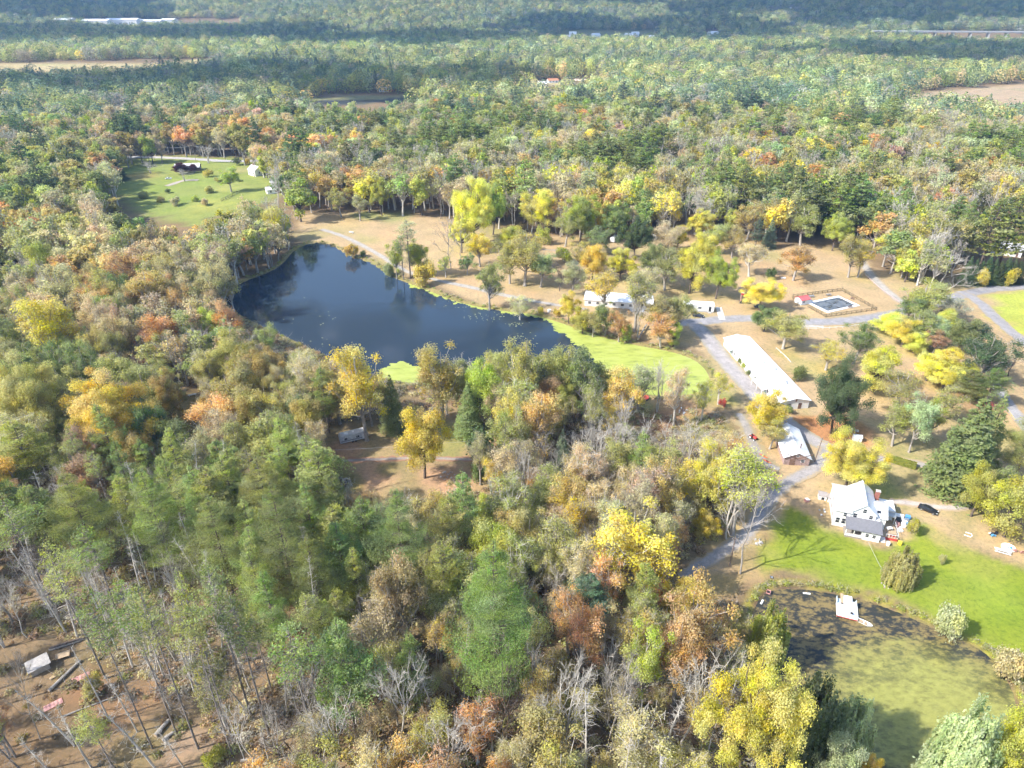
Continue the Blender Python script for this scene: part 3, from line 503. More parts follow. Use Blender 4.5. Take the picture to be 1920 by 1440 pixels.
def size_from_px(bx, by, ty, w):
    x, y = G(bx, by); lo, hi = .3, 60.
    for _ in range(40):
        m_ = (lo + hi) / 2
        if proj(x, y, m_)[1] > ty: lo = m_
        else: hi = m_
    return x, y, lo, w / 2 * 1.04 * proj(x, y, lo * .6)[2] / FPX
def hero(kind, color, bx, by, ty, w, label=None, **k):
    x, y, h, r = size_from_px(bx, by, ty, w)
    if kind == 'maple_tree' and r > 7.2: k['name'] = kind; kind = 'great_maple'
    if kind == 'round_pine': k['name'] = 'pine_tree'; pass
    if kind == 'pine_tree' and r > 6.4: k['name'] = kind; kind = 'great_pine'
    return tree(kind, color, x, y, h, r, label, **k)
HERO = '''maple_tree lemon 1582 922 822 104|yellow-green maple crowding the back of the white farmhouse
maple_tree gold 1432 812 738 74|golden maple between the long white building and the brown gabled barn
oak_tree bronze 1443 842 790 52|small bronze tree leaning over the barn's white roof edge
round_pine darkgreen 1558 812 676 108|big dark green pine over orange needles beside the long white building
maple_tree lemon 1636 734 652 74|lemon yellow maple just behind the big green pine
thin_tree olive 1682 768 702 84|hazy olive tree beside the tan lawn in front of yellow maples
oak_tree green 1600 682 608 74|round green tree alone on tan grass below the pool road
maple_tree green 1432 622 576 50|green tree at the pool road bend, taller of a joined pair
oak_tree olive 1468 654 590 74|olive tree joined to the green one at the pool road bend
thin_tree gold 1548 694 640 56|pale yellow thinning tree right behind the long white building
shrub green 1496 712 686 34|small green bush against the long white building's back wall
maple_tree gold 1424 582 526 74|golden maple next to the flagpole near the swimming pool
shrub darkgreen 1444 524 502 24|small dark round bush on the tan field above the flagpole
oak_tree orange 1487 526 458 64|orange tree standing alone on the tan field behind the pool
thin_tree tan 1404 518 455 56|thin tan tree on the field above the golden flagpole maple
maple_tree yellowgreen 1342 560 478 62|yellow-green maple, nearest to the white office trailer
maple_tree lemon 1292 550 460 58|lemon yellow maple second in the row behind the white trailer
oak_tree olive 1246 544 468 60|olive tree third in the row behind the white trailer
maple_tree gold 1110 526 458 52|golden maple with dark shadow in the middle of the campground
maple_tree lemon 1162 526 466 66|lemon maple touching the golden one in the middle campground
maple_tree darkgreen 1190 488 408 70|round dark green tree at the upper campground by a parked camper
oak_tree pink 1246 488 420 68|round salmon pink tree beside the dark green campground tree
oak_tree green 1122 476 428 54|grey-green tree standing behind the golden campground maples
maple_tree lemon 892 462 332 92|huge yellow maple at the top of the large pond's meadow
maple_tree yellowgreen 925 440 345 60|yellow-green maple grown into the huge yellow maple's side
maple_tree lemon 1010 436 356 66|lemon tree on the camp wood edge, next to the huge yellow maple
maple_tree yellowgreen 1088 452 368 66|tall yellow-green tree on the camp wood edge
shrub yellowgreen 1017 458 424 28|small bright green bush below the lemon wood-edge tree
shrub yellowgreen 1058 492 464 34|small yellow-green tree beside the campground path
tall_pine green 757 524 440 44|dark forked tree at the pond edge with tall bare trunk
oak_tree yellowgreen 744 522 452 38|leafy yellow-green tree leaning over the pond water
tall_pine silver 770 522 408 46|tallest grey-green tree at the pond edge above the footpath
maple_tree yellowgreen 786 516 450 38|yellow-green tree behind the forked pair at the pond edge
shrub gold 797 534 492 40|golden bush right at the pond bank beside the forked trees
thin_tree yellowgreen 836 520 480 30|small yellow-green sapling near the pale dead pond tree
bare_tree grey 846 504 412 54|pale leafless tree with thick white trunk at the pond meadow
bare_tree grey 866 500 430 40|slimmer leafless tree close to the pale white trunk
oak_tree green 876 515 478 36|small green tree under the pale leafless pond tree
oak_tree olive 918 580 488 58|dark olive tree overhanging the pond bank, reflected in water
thin_tree tan 975 598 548 44|thin tan tree on the pond bank beside the footpath
oak_tree bronze 984 536 440 78|bronze willowy tree above the pond footpath
oak_tree silver 1014 538 470 58|silvery green tree beside the bronze willowy tree
oak_tree gold 900 500 438 44|small golden tree between the yellow maple and the pond
bare_tree grey 1050 546 490 54|low leafless tree on tan grass left of the long white roof
shrub gold 1014 588 574 12|tiny golden bush on the pond bank beside a white bin
shrub gold 1044 594 578 14|second tiny golden bush on the pond bank
maple_tree gold 1066 606 548 40|golden tree screening the end of the long white-roofed hall
maple_tree yellowgreen 1092 624 572 44|yellow-green tree on the pond bank before the white-roofed hall
oak_tree bronze 1112 630 580 44|bronze tree on the pond bank before the white-roofed hall
oak_tree green 1134 628 570 46|dull green tree on the pond bank before the white-roofed hall
oak_tree orange 1160 640 582 42|orange tree on the lime pond shore before the hall
thin_tree olive 1190 622 508 70|tall thin tree rising above the middle of the white roof
thin_tree gold 1130 590 508 66|hazy yellow tree behind the long white-roofed hall
bare_tree grey 1195 632 560 40|bare leaning trunk tree before the white-roofed hall
shrub yellowgreen 1172 642 604 26|pale yellow bush at the edge of the lime duckweed
oak_tree bronze 1235 636 552 66|wide bronze tree between the white hall and the trailer
oak_tree olive 1268 628 552 54|dark olive tree hiding the near end of the white trailer
oak_tree orange 1238 652 592 50|orange-brown tree on the shore at the lime duckweed
maple_tree yellowgreen 1262 650 606 30|bright green young tree on the shore at the lime duckweed
maple_tree lemon 1668 626 592 62|lemon maple at the tip of the grove below the pool road
maple_tree lemon 1690 650 598 66|second lemon maple in the grove below the pool road
oak_tree olive 1712 650 586 66|pale olive tree in the grove below the pool road
maple_tree lemon 1768 630 584 50|lemon maple on the far side of the roadside grove
oak_tree silver 1748 650 596 58|silvery tree in the middle of the roadside grove
maple_tree lemon 1712 662 622 56|lemon maple low in the roadside grove
oak_tree rust 1746 668 620 44|rust brown tree in the middle of the roadside grove
maple_tree green 1796 662 600 62|rounded green tree in the roadside grove
oak_tree bluegreen 1822 660 604 54|blue-green tree on the outer side of the roadside grove
maple_tree lemon 1736 714 660 58|lemon maple at the lower tip of the grove, nearest open lawn
maple_tree lemon 1772 700 654 48|lemon maple amid the lower grove
maple_tree lemon 1766 730 682 66|bright lemon maple lowest in the grove
maple_tree lemon 1798 720 680 54|lemon maple beside the big dark green grove tree
oak_tree darkgreen 1828 722 632 92|biggest dark green tree with brown top in the grove
spruce_tree bluegreen 1856 690 636 38|blue-green conifer at the outer end of the grove
pine_tree pine 1846 762 690 58|dark pine shading the grey road
pine_tree pine 1805 752 694 62|green pine below the lemon maples of the grove
bare_tree grey 1882 700 620 54|leafless pale tree beside the loop road
bare_tree grey 1890 706 636 52|second leafless tree beside the loop road
oak_tree olive 1726 600 532 80|large olive green tree in the fork of the pool road
oak_tree green 1700 604 556 50|green tree leaning over the guard rail by the pool road
thin_tree grey 1784 608 560 60|greyish thin tree beside the road fork
bare_tree grey 1724 530 428 86|great dead white tree by the road fork
bare_tree grey 1762 536 462 90|second dead white tree by the road fork
pine_tree pine 1790 490 374 62|big layered pine behind the dead white trees
pine_tree darkgreen 1822 478 392 40|dark pine close behind the big layered pine
spruce_tree green 1785 912 750 122|huge green spruce at the end of the clipped hedge
spruce_tree pine 1830 880 742 74|second tall spruce grown into the huge one
oak_tree olive 1672 836 758 66|olive tree at the edge of the thicket below the grove
oak_tree silver 1704 848 746 66|silvery tree in the thicket before the huge spruce
oak_tree yellowgreen 1732 830 750 60|yellow-green tree in the thicket before the huge spruce
thin_tree olive 1762 790 726 64|hazy olive tree above the thicket
pine_tree yellowpine 1900 900 758 96|pale pine cut by the photo's edge beside the farm drive
maple_tree yellowgreen 1820 968 876 68|yellow-green round tree next to the farmhouse drive
maple_tree yellowgreen 1882 1006 888 92|large round yellow-green tree by the white picnic table
oak_tree olive 1850 965 872 60|olive tree between the two round farm drive trees
shrub yellowgreen 1707 1000 972 24|small round green bush beside the cluttered deck
willow_tree olive 1684 1092 1034 60|weeping pale green willow on the bright lawn
shrub silver 1780 1190 1136 54|round silvery bush on the small pond's bank
shrub tan 1888 1262 1216 58|leafless grey bush at the small pond's bank
bare_tree grey 1388 1076 930 104|leafless tree on the lawn corner throwing a long forked shadow
maple_tree lemon 1380 1486 1222 188|great golden yellow tree filling the lower edge of the photo
willow_tree yellowgreen 1428 1246 1140 72|pale green willow at the small pond's corner
willow_tree darkgreen 1496 1434 1262 96|dark shaded willow behind the great golden tree
willow_tree silver 1572 1420 1300 84|grey-green willow over the small pond
maple_tree silver 1546 1496 1374 98|pale green leafy tree at the bottom of the small pond
maple_tree gold 1616 1480 1408 40|small golden tree at the very bottom beside the pond
willow_tree silver 1772 1480 1322 110|silvery willow standing at the bottom shore of the small pond
maple_tree yellowgreen 1858 1486 1352 100|yellow-green tree at the bottom corner of the small pond
thin_tree lemon 1372 1002 842 120|big pale yellow tree with white branches along the farm track
maple_tree lemon 1324 985 852 74|lemon tree at the wood edge beside the farm track
bare_tree grey 1362 1010 868 90|white-limbed bare tree mixed into the big pale yellow tree
maple_tree gold 1318 1018 960 46|low golden tree at the foot of the pale yellow one
bare_tree grey 1160 898 782 84|bare grey tree left of the trio below the lime pond end
bare_tree grey 1206 896 768 84|middle bare grey tree of the trio below the lime pond end
bare_tree grey 1242 884 776 70|last bare grey tree of the trio below the lime pond end
thin_tree pink 1262 798 688 54|salmon-topped tall tree with pale trunk at the lime pond end
thin_tree yellowgreen 1314 788 712 42|thin green tree beside the salmon-topped one
thin_tree gold 1346 758 700 44|thin golden tree by the driveway and lime pond
oak_tree orange 1010 876 738 80|orange oak above the bare trio, tall dark trunk
oak_tree gold 958 852 730 70|golden tree beside the orange oak below the pond
maple_tree gold 797 896 764 88|lone golden tree with forked pale trunk in the leaf-strewn clearing
spruce_tree green 740 808 706 56|dark spruce behind the lone golden clearing tree
spruce_tree green 880 814 718 60|grey-green spruce above the clearing's green grass
shrub darkgreen 902 862 812 68|dark evergreen bush at the end of the clearing track
shrub green 903 898 862 36|smaller evergreen bush below the clearing track
oak_tree gold 688 826 656 86|tall golden-olive tree behind the silver camper trailer
oak_tree bronze 830 796 648 84|tall bronze-topped tree at the near pond shore
maple_tree yellowgreen 905 800 668 76|bright yellow-green tree at the near pond shore
oak_tree bronze 985 796 648 84|bronze tree at the near pond shore
oak_tree green 1092 790 650 90|dark green tree at the near pond shore by the duckweed
oak_tree gold 1160 800 690 80|golden tree at the near shore by the duckweed
maple_tree gold 232 868 704 168|broad golden-green maple above the small glade
maple_tree bronze 92 856 668 140|broad bronze-green maple near the photo's left edge
oak_tree gold 122 710 556 104|tall golden-brown tree towering over the left wood
maple_tree gold 26 980 862 84|golden tree cut by the left edge above the pines
oak_tree orange 422 850 746 100|round peach-orange tree beyond the pine belt
oak_tree olive 520 900 770 120|broad olive tree at the edge of the clearing
oak_tree green 345 890 800 84|bright green tree under the round peach-orange tree
pine_tree pine 560 1150 905 130|tall pine at the centre of the pine belt
pine_tree yellowpine 520 1040 862 130|yellowish pine on the upper edge of the pine belt
pine_tree pine 610 1190 1010 120|dark-sided pine near the middle of the pine belt
pine_tree pine 440 1120 930 130|broad pine in the middle of the pine belt
pine_tree yellowpine 330 1080 880 130|yellowish pine above the leaning trunks
pine_tree yellowpine 200 1090 890 140|wide yellowish pine toward the left of the belt
pine_tree pine 762 1120 920 130|large pine standing alone below the clearing
pine_tree pine 872 1040 890 90|pine with open branches below the clearing
pine_tree pine 930 1340 1026 180|giant bushy pine low in the photo's middle
pine_tree pine 672 1400 1166 116|pale pine at the lower edge left of the giant pine
pine_tree pine 782 1350 1190 76|small pine between the pale and the giant pines
pine_tree bluegreen 1100 1200 1080 84|blue-green pine beside the orange oaks
oak_tree gold 1180 1120 968 150|wide golden-orange tree in the lower middle wood
oak_tree orange 1085 1276 1130 100|orange oak beside the giant bushy pine
oak_tree orange 1290 1280 1090 120|orange-red tree along the small pond's wood edge
oak_tree orange 1262 1320 1160 110|orange oak above the white dead limbs
maple_tree gold 1270 1180 1080 70|golden top rising behind the orange-red pond tree
thin_tree red 1216 1160 1092 54|small crimson tree on the wood edge by the lawn
oak_tree yellowgreen 1200 1330 1170 84|yellow-green oak beneath the orange pond-edge oaks
oak_tree rust 760 1250 1040 90|rust brown tree caught between dark pines
bare_tree grey 1052 1424 1232 110|fan-shaped white bare tree near the bottom middle
bare_tree grey 946 1420 1240 92|bare tree leaning beside the giant pine's foot
bare_tree grey 1140 1420 1236 100|bare brownish tree right of the white fan-shaped one
bare_tree grey 1280 1430 1214 110|white forked bare tree beside the great golden tree
bare_tree grey 850 1476 1330 110|spreading white bare tree at the bottom edge
bare_tree grey 762 1420 1230 100|bare twiggy tree below the small pine
bare_tree grey 560 1470 1310 110|white-twigged bare tree at the bottom by the trunks
bare_tree grey 640 1480 1300 90|white forked bare tree along the bottom edge
bare_tree grey 320 960 870 70|white bare tree poking out of the upper pine belt
bare_tree grey 120 1180 1040 110|grey bare tree at the left among leaning trunks
tall_pine yellowpine 198 1272 1010 84|leaning dark trunk beside the old shed
tall_pine pine 286 1404 1096 70|slim pine trunk beside the log heap
tall_pine pine 330 1372 1080 70|slim pine trunk above the log heap
tall_pine yellowpine 372 1404 1090 80|tall slim pine at the earth bank
tall_pine yellowpine 436 1416 1100 74|slim pine with many dead white stubs
tall_pine yellowpine 440 1400 1060 70|twin slim pine behind the stubby one
tall_pine pine 470 1340 1050 80|pine with clear trunk at the belt's lower edge
tall_pine pine 505 1380 1110 80|narrow pine over orange brush at the bottom
tall_pine pine 596 1420 1160 80|slender pine over the bottom brush
tall_pine yellowpine 30 1420 1180 90|pine cut by the left edge above the shed
tall_pine pine 100 1140 930 90|tall pine at the left above the shed
tall_pine pine 240 1200 980 90|tall thin pine behind the leaning trunk
shrub olive 180 1300 1268 40|green bramble beside the red sheets near the shed
shrub yellowgreen 405 1432 1404 40|bright green sapling clump on the earth bank
oak_tree rust 20 1420 1330 60|rusty sapling at the lower left edge
spruce_tree darkgreen 222 338 300 38|dark round spruce alone on the upper left field
bare_tree grey 282 326 304 34|leafless apple tree on the upper left field
maple_tree purple 340 326 306 32|dark purple tree hiding the upper left farmhouse
maple_tree purple 365 324 308 17|smaller purple tree at the farmhouse corner
bare_tree grey 346 340 318 26|leafless tree before the purple farmhouse trees
bare_tree grey 392 306 272 36|dark leafless roadside tree behind the farmhouse
oak_tree yellowgreen 434 360 314 36|pale green tree on the upper left field
shrub gold 391 332 318 18|yellow-green bush by the upper left farmhouse drive
shrub gold 466 309 298 13|yellow bush by the country road
maple_tree darkgreen 445 310 296 16|dark bush by the country road
oak_tree gold 520 470 386 62|golden brown tree on the pond's far bank
maple_tree yellowgreen 465 492 428 62|yellow-green tree on the pond's far bank
shrub gold 660 482 456 26|golden bush on the footpath side bank
shrub darkgreen 681 482 469 14|small dark bush on the footpath side bank
shrub silver 728 516 490 26|grey bush by the forked pond trees
oak_tree orange 1370 400 340 48|orange tree standing out in the wood behind the camp
pine_tree bluegreen 1415 470 410 28|blue-green pine on the wood edge behind the pool field
bare_tree grey 1232 772 676 62|whitish bare tree standing before the lime duckweed
thin_tree silver 1196 770 684 66|greenish half-bare tree before the lime duckweed
bare_tree grey 1180 782 700 60|low pale bare tree below the duckweed's near shore
oak_tree olive 956 532 456 62|broad olive tree above the footpath by the overhanging pond tree
thin_tree gold 1000 502 440 52|golden half-bare tree at the top of the campground path
maple_tree lemon 866 474 402 52|lemon maple under the huge yellow maple, nearest the pond
oak_tree bronze 1086 508 452 44|bronze tree next to the middle campground's golden maple
oak_tree silver 1072 552 488 50|silvery tree on tan grass behind the white hall's end
thin_tree tan 1214 560 498 54|tan half-bare tree behind the white hall
maple_tree green 1222 532 458 52|green tree left of the olive one in the trailer row
maple_tree lemon 1316 506 436 50|lemon maple rising behind the row at the white trailer
oak_tree olive 1338 478 418 50|olive tree at the back of the trailer row
oak_tree bronze 1372 484 424 48|bronze tree between the trailer row and the pool field
maple_tree lemon 958 474 424 46|lemon tree between the huge yellow maple and the campground
oak_tree olive 1060 462 400 52|olive tree on the camp wood edge behind the path
maple_tree green 1150 448 384 62|green tree at the wood edge behind the golden maples
oak_tree green 1210 430 356 66|grey-green oak behind the round salmon tree
maple_tree lemon 1310 452 392 52|lemon tree on the wood edge behind the lemon row
oak_tree bronze 1400 452 382 60|bronze oak at the wood edge above the thin tan tree
maple_tree yellowgreen 1560 470 400 56|yellow-green tree at the wood edge by the gravel road
oak_tree gold 1655 500 432 60|golden tree crowding the gravel road
oak_tree bronze 1590 520 440 56|bronze tree standing before the gravel road
thin_tree gold 1608 520 450 44|pale golden half-bare tree at the road's lower side
oak_tree yellowgreen 1690 520 452 50|yellow-green tree beside the great dead tree
oak_tree olive 1500 460 386 60|olive oak on the wood edge behind the orange field tree
maple_tree gold 1268 470 424 40|small golden tree left of the lemon wood-edge tree
oak_tree olive 640 408 352 46|olive tree on the meadow's wood edge above the footpath
thin_tree tan 676 414 366 34|slender tan tree alone at the meadow's top edge
bare_tree grey 826 410 340 48|tall pale forked bare tree at the meadow's wood edge
maple_tree yellowgreen 716 404 330 44|vine-clad yellow-green tree at the meadow's top
spruce_tree bluegreen 1440 465 408 30|blue-green spruce on the wood edge behind the pool field'''
for ln in HERO.split('\n'):
    a, lab = ln.split('|'); k, c, bx, by, ty, w = a.split(); hero(k, c, float(bx), float(by), float(ty), float(w), lab)
for root, kind, color, *_r in TREES:
    x_, y_ = root.location.x, root.location.y
    if kind in ('maple_tree', 'oak_tree', 'thin_tree', 'great_maple', 'pine_tree') and in_poly([x_], [y_], CAMP)[0]:
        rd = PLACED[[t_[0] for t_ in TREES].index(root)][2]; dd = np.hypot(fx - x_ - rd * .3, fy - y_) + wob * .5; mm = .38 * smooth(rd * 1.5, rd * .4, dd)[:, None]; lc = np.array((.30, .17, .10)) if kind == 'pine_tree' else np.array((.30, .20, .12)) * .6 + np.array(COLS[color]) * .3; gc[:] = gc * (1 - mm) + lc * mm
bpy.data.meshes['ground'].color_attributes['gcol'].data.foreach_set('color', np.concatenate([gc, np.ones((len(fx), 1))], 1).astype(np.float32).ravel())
# dead tree that has fallen over beside the road fork
x, y = G(1772, 546); o = tree('bare_tree', 'grey', x, y, 15, 6.0, 'fallen dead tree lying beside the road fork', var=2, lean=(R(8), R(58))); o.rotation_euler = (R(-12), R(62), R(8))
rgd = random.Random(5)
for i in range(96):
    px, py = (rgd.uniform(-10, 470), rgd.uniform(1085, 1330)) if i < 78 else (rgd.uniform(480, 1280), rgd.uniform(1330, 1460))
    if in_poly([px], [py], [(-20, 1190), (170, 1190), (300, 1300), (300, 1345), (-20, 1345)])[0]: continue
    x, y = G(px, py); k = 'dead_pole' if i % 4 else 'bare_tree'; tree(k, 'grey', x, y, rgd.uniform(12, 20), rgd.uniform(2.4, 3.6), lean=(R(rgd.uniform(-5, 5)), R(rgd.uniform(-9, 3))))
for px, py, k in ((48, 1452, 'tall_pine'), (112, 1466, 'dead_pole'), (172, 1440, 'dead_pole'), (226, 1462, 'tall_pine'), (258, 1372, 'dead_pole'), (12, 1360, 'dead_pole'), (140, 1398, 'dead_pole'), (300, 1450, 'dead_pole'), (345, 1440, 'dead_pole'), (76, 1386, 'bare_tree'), (205, 1350, 'dead_pole')):
    x, y = G(px, py); tree(k, 'yellowpine' if k == 'tall_pine' else 'grey', x, y, rgd.uniform(17, 24), rgd.uniform(2.4, 3.2), lean=(R(rgd.uniform(-4, 4)), R(rgd.uniform(-9, 0))))
# evergreen screen by the white cottage, clipped hedge plants
for i in range(9):
    px = 1806 + i * 12; hero('spruce_tree', 'darkgreen', px, 534 - i * .6, 482 + (i % 3) * 4, 30, None)
for k, c, lab in (('shrub', 'gold', 'yellow bush in the evergreen screen, nearer the dead trees'), ('shrub', 'lemon', 'yellow bush in the evergreen screen, nearer the cottage')):
    px = 1832 if c == 'gold' else 1890; hero(k, c, px, 536, 502, 28, lab)

# ------------------------------------------------------------------ the wood: which trees grow where
VIS = [[(548, 470), (590, 450), (640, 465), (700, 486), (750, 515), (800, 530), (900, 566), (985, 578), (1100, 606), (1200, 636), (1300, 660), (1332, 715), (1240, 702), (1150, 688), (1090, 655), (1000, 652), (870, 648), (800, 680), (790, 706), (725, 698), (640, 664), (560, 624), (480, 602), (430, 572), (425, 545), (500, 508)],
       [(560, 400), (640, 396), (860, 412), (990, 440), (1150, 445), (1280, 450), (1360, 438), (1450, 455), (1560, 450), (1600, 460), (1640, 490), (1720, 540), (1760, 545), (1800, 535), (1990, 525), (2040, 640), (2040, 1500), (1480, 1500), (1440, 1180), (1400, 1130), (1340, 1120), (1290, 1080), (1400, 950), (1440, 880), (1385, 800), (1340, 770), (1225, 775), (1200, 745), (1320, 735), (1330, 700), (1290, 655), (1180, 640), (1090, 600), (900, 566), (800, 530), (700, 486), (640, 462), (560, 450)],
       [(615, 850), (645, 812), (700, 805), (765, 838), (850, 778), (888, 802), (880, 850), (958, 868), (895, 902), (830, 912), (705, 918), (645, 902)],
       [(-60, 1250), (60, 1190), (130, 1200), (250, 1280), (330, 1330), (400, 1380), (430, 1560), (-60, 1560)],
       [(185, 345), (245, 308), (330, 301), (440, 302), (468, 318), (470, 345), (425, 374), (350, 405), (290, 394), (235, 380)],
       [(318, 745), (370, 730), (385, 785), (335, 818)], [(-60, 119), (390, 109), (395, 121), (150, 138), (-60, 136)], [(1672, 182), (1760, 170), (1990, 152), (1990, 192), (1830, 194)], [(560, 184), (760, 176), (770, 192), (600, 198)],
       [(160, 36), (450, 36), (450, 46), (160, 46)], [(985, 149), (1110, 147), (1115, 160), (985, 162)], [(1740, 60), (1920, 62), (1920, 74), (1740, 74)], [(1050, 58), (1230, 58), (1230, 74), (1050, 74)], [(1320, 56), (1350, 56), (1350, 68), (1320, 68)], [(462, 322), (520, 345), (525, 366), (495, 366)], [(220, 292), (500, 294), (500, 306), (220, 300)], [(1815, 432), (1980, 425), (1980, 500), (1830, 500)], [(1585, 440), (1625, 445), (1680, 540), (1640, 540)], [(470, 600), (520, 600), (640, 672), (560, 640)]]
BARE_F = [('bare_tree', 'grey')]
def zone(px, py):
    """species mix by place: list of (kind, colour, weight)"""
    if py > 1050 and px < 470: return [('dead_pole', 'grey', 4), ('tall_pine', 'yellowpine', 1.6), ('bare_tree', 'grey', 3), ('thin_tree', 'olive', .7)]
    if py > 860 and px < 690 and py < 1290: return [('pine_tree', 'pine', 3.2), ('pine_tree', 'yellowpine', 4.4), ('dead_pole', 'grey', 1.8), ('tall_pine', 'yellowpine', 1.6), ('bare_tree', 'grey', 1.2), ('oak_tree', 'rust', .4), ('thin_tree', 'olive', .8)]
    if py > 1180: return [('pine_tree', 'yellowpine', .8), ('tall_pine', 'yellowpine', .6), ('thin_tree', 'olive', 1.2), ('bare_tree', 'grey', 4.4), ('dead_pole', 'grey', 1.8), ('thin_tree', 'bronze', 2), ('thin_tree', 'tan', 2), ('oak_tree', 'bronze', .8), ('thin_tree', 'orange', .9)]
    if py > 860: return [('pine_tree', 'yellowpine', .5), ('maple_tree', 'yellowgreen', .35), ('thin_tree', 'olive', 1.4), ('oak_tree', 'olive', .5), ('bare_tree', 'grey', 2.6), ('thin_tree', 'tan', 2.6), ('thin_tree', 'pink', 1.4), ('oak_tree', 'bronze', 1.1), ('thin_tree', 'orange', 1.7), ('thin_tree', 'gold', 1.5)]
    if 1060 < px < 1340 and py > 740: return [('thin_tree', 'olive', .8), ('bare_tree', 'grey', 5), ('thin_tree', 'tan', 2), ('thin_tree', 'pink', 1), ('thin_tree', 'gold', 1)]
    if px > 640 and py > 640: return [('spruce_tree', 'bluegreen', .2), ('maple_tree', 'yellowgreen', .5), ('oak_tree', 'olive', 1.3), ('thin_tree', 'olive', 1), ('bare_tree', 'grey', 1.6), ('thin_tree', 'tan', 2), ('thin_tree', 'pink', .7), ('oak_tree', 'bronze', 1.4), ('thin_tree', 'gold', 1.4), ('oak_tree', 'orange', .9)]
    if px < 640 and py > 640: return [('pine_tree', 'pine', .3 + (px < 300) * .9), ('oak_tree', 'green', 1), ('oak_tree', 'olive', 2.4), ('thin_tree', 'olive', 3), ('bare_tree', 'grey', .9), ('thin_tree', 'tan', 2.6), ('thin_tree', 'pink', .6), ('oak_tree', 'bronze', 1.5), ('maple_tree', 'bronze', .5)]
    if px < 640 and py > 400: return [('oak_tree', 'green', .8), ('maple_tree', 'yellowgreen', .6), ('oak_tree', 'olive', 2.4), ('thin_tree', 'olive', 2), ('bare_tree', 'grey', 1), ('thin_tree', 'tan', 2.8), ('oak_tree', 'tan', 1.8), ('thin_tree', 'pink', .8), ('oak_tree', 'pink', .5), ('oak_tree', 'bronze', 1), ('oak_tree', 'orange', .5)]
    if px < 560 and py > 190: return [('pine_tree', 'darkgreen', .7), ('oak_tree', 'green', 1.3), ('maple_tree', 'yellowgreen', 1.2), ('oak_tree', 'olive', 2.4), ('thin_tree', 'tan', 1.8), ('bare_tree', 'grey', .7), ('oak_tree', 'pink', .6), ('oak_tree', 'bronze', 1.5), ('oak_tree', 'orange', .25)]
    if py > 330: return [('pine_tree', 'pine', .6), ('oak_tree', 'green', .8), ('maple_tree', 'yellowgreen', 1.2), ('thin_tree', 'olive', 1.8), ('bare_tree', 'grey', 2.4), ('thin_tree', 'tan', 2.2), ('thin_tree', 'gold', 1), ('maple_tree', 'lemon', .7), ('oak_tree', 'bronze', 1.1), ('oak_tree', 'orange', .5)]
    if py > 235: return [('pine_tree', 'pine', 1.1), ('oak_tree', 'green', .9), ('oak_tree', 'silver', .8), ('oak_tree', 'olive', 1.8), ('thin_tree', 'olive', 1.2), ('bare_tree', 'grey', 2), ('thin_tree', 'tan', 2.2), ('oak_tree', 'pink', .3), ('maple_tree', 'yellowgreen', .9), ('oak_tree', 'gold', .5), ('oak_tree', 'orange', .45)]
    return [('pine_tree', 'bluegreen', .8), ('oak_tree', 'green', 2), ('oak_tree', 'silver', 2.2), ('oak_tree', 'olive', 3), ('thin_tree', 'tan', 1.8), ('maple_tree', 'yellowgreen', 1.2), ('oak_tree', 'bronze', 1), ('oak_tree', 'orange', .25)]
VNP = [np.array(p, float) for p in VIS]
def visible_open(px, py):
    hit = np.zeros(np.shape(px), bool)
    for P in VIS: hit |= in_poly(px, py, P)
    return hit
def scatter(d0, d1, gap, seed, ov=1.22):
    """jittered grid over the ground wedge between two distances"""
    rg = np.random.default_rng(seed); wx = d1 * .80 + 25; X, Y = np.meshgrid(np.arange(-wx, wx, gap), np.arange(40, d1 + 30, gap)); x = X.ravel() + rg.uniform(-.48, .48, X.size) * gap; y = Y.ravel() + rg.uniform(-.48, .48, X.size) * gap
    f = y * CP + CAM_H * SP; D = np.hypot(x, y); k = (D >= d0) & (D < d1) & (np.abs(x) < f * .74 * ov + 14) & (y > 52); return x[k], y[k], rg
NEAR_D = 345.
def patchy(x, y, rg):
    """evenly spread 0..1 numbers that neighbours mostly share, so kinds and colours grow in drifts"""
    q = np.sin(x * .041 + 2.1 * np.sin(y * .027 + .5)) + np.sin(y * .047 + 1.9 * np.sin(x * .033)) + .8 * np.sin((x + y) * .018 + 1.1) + rg.normal(size=len(x)) * .55
    o = np.empty(len(x)); o[np.argsort(q)] = (np.arange(len(x)) + .5) / len(x); return o
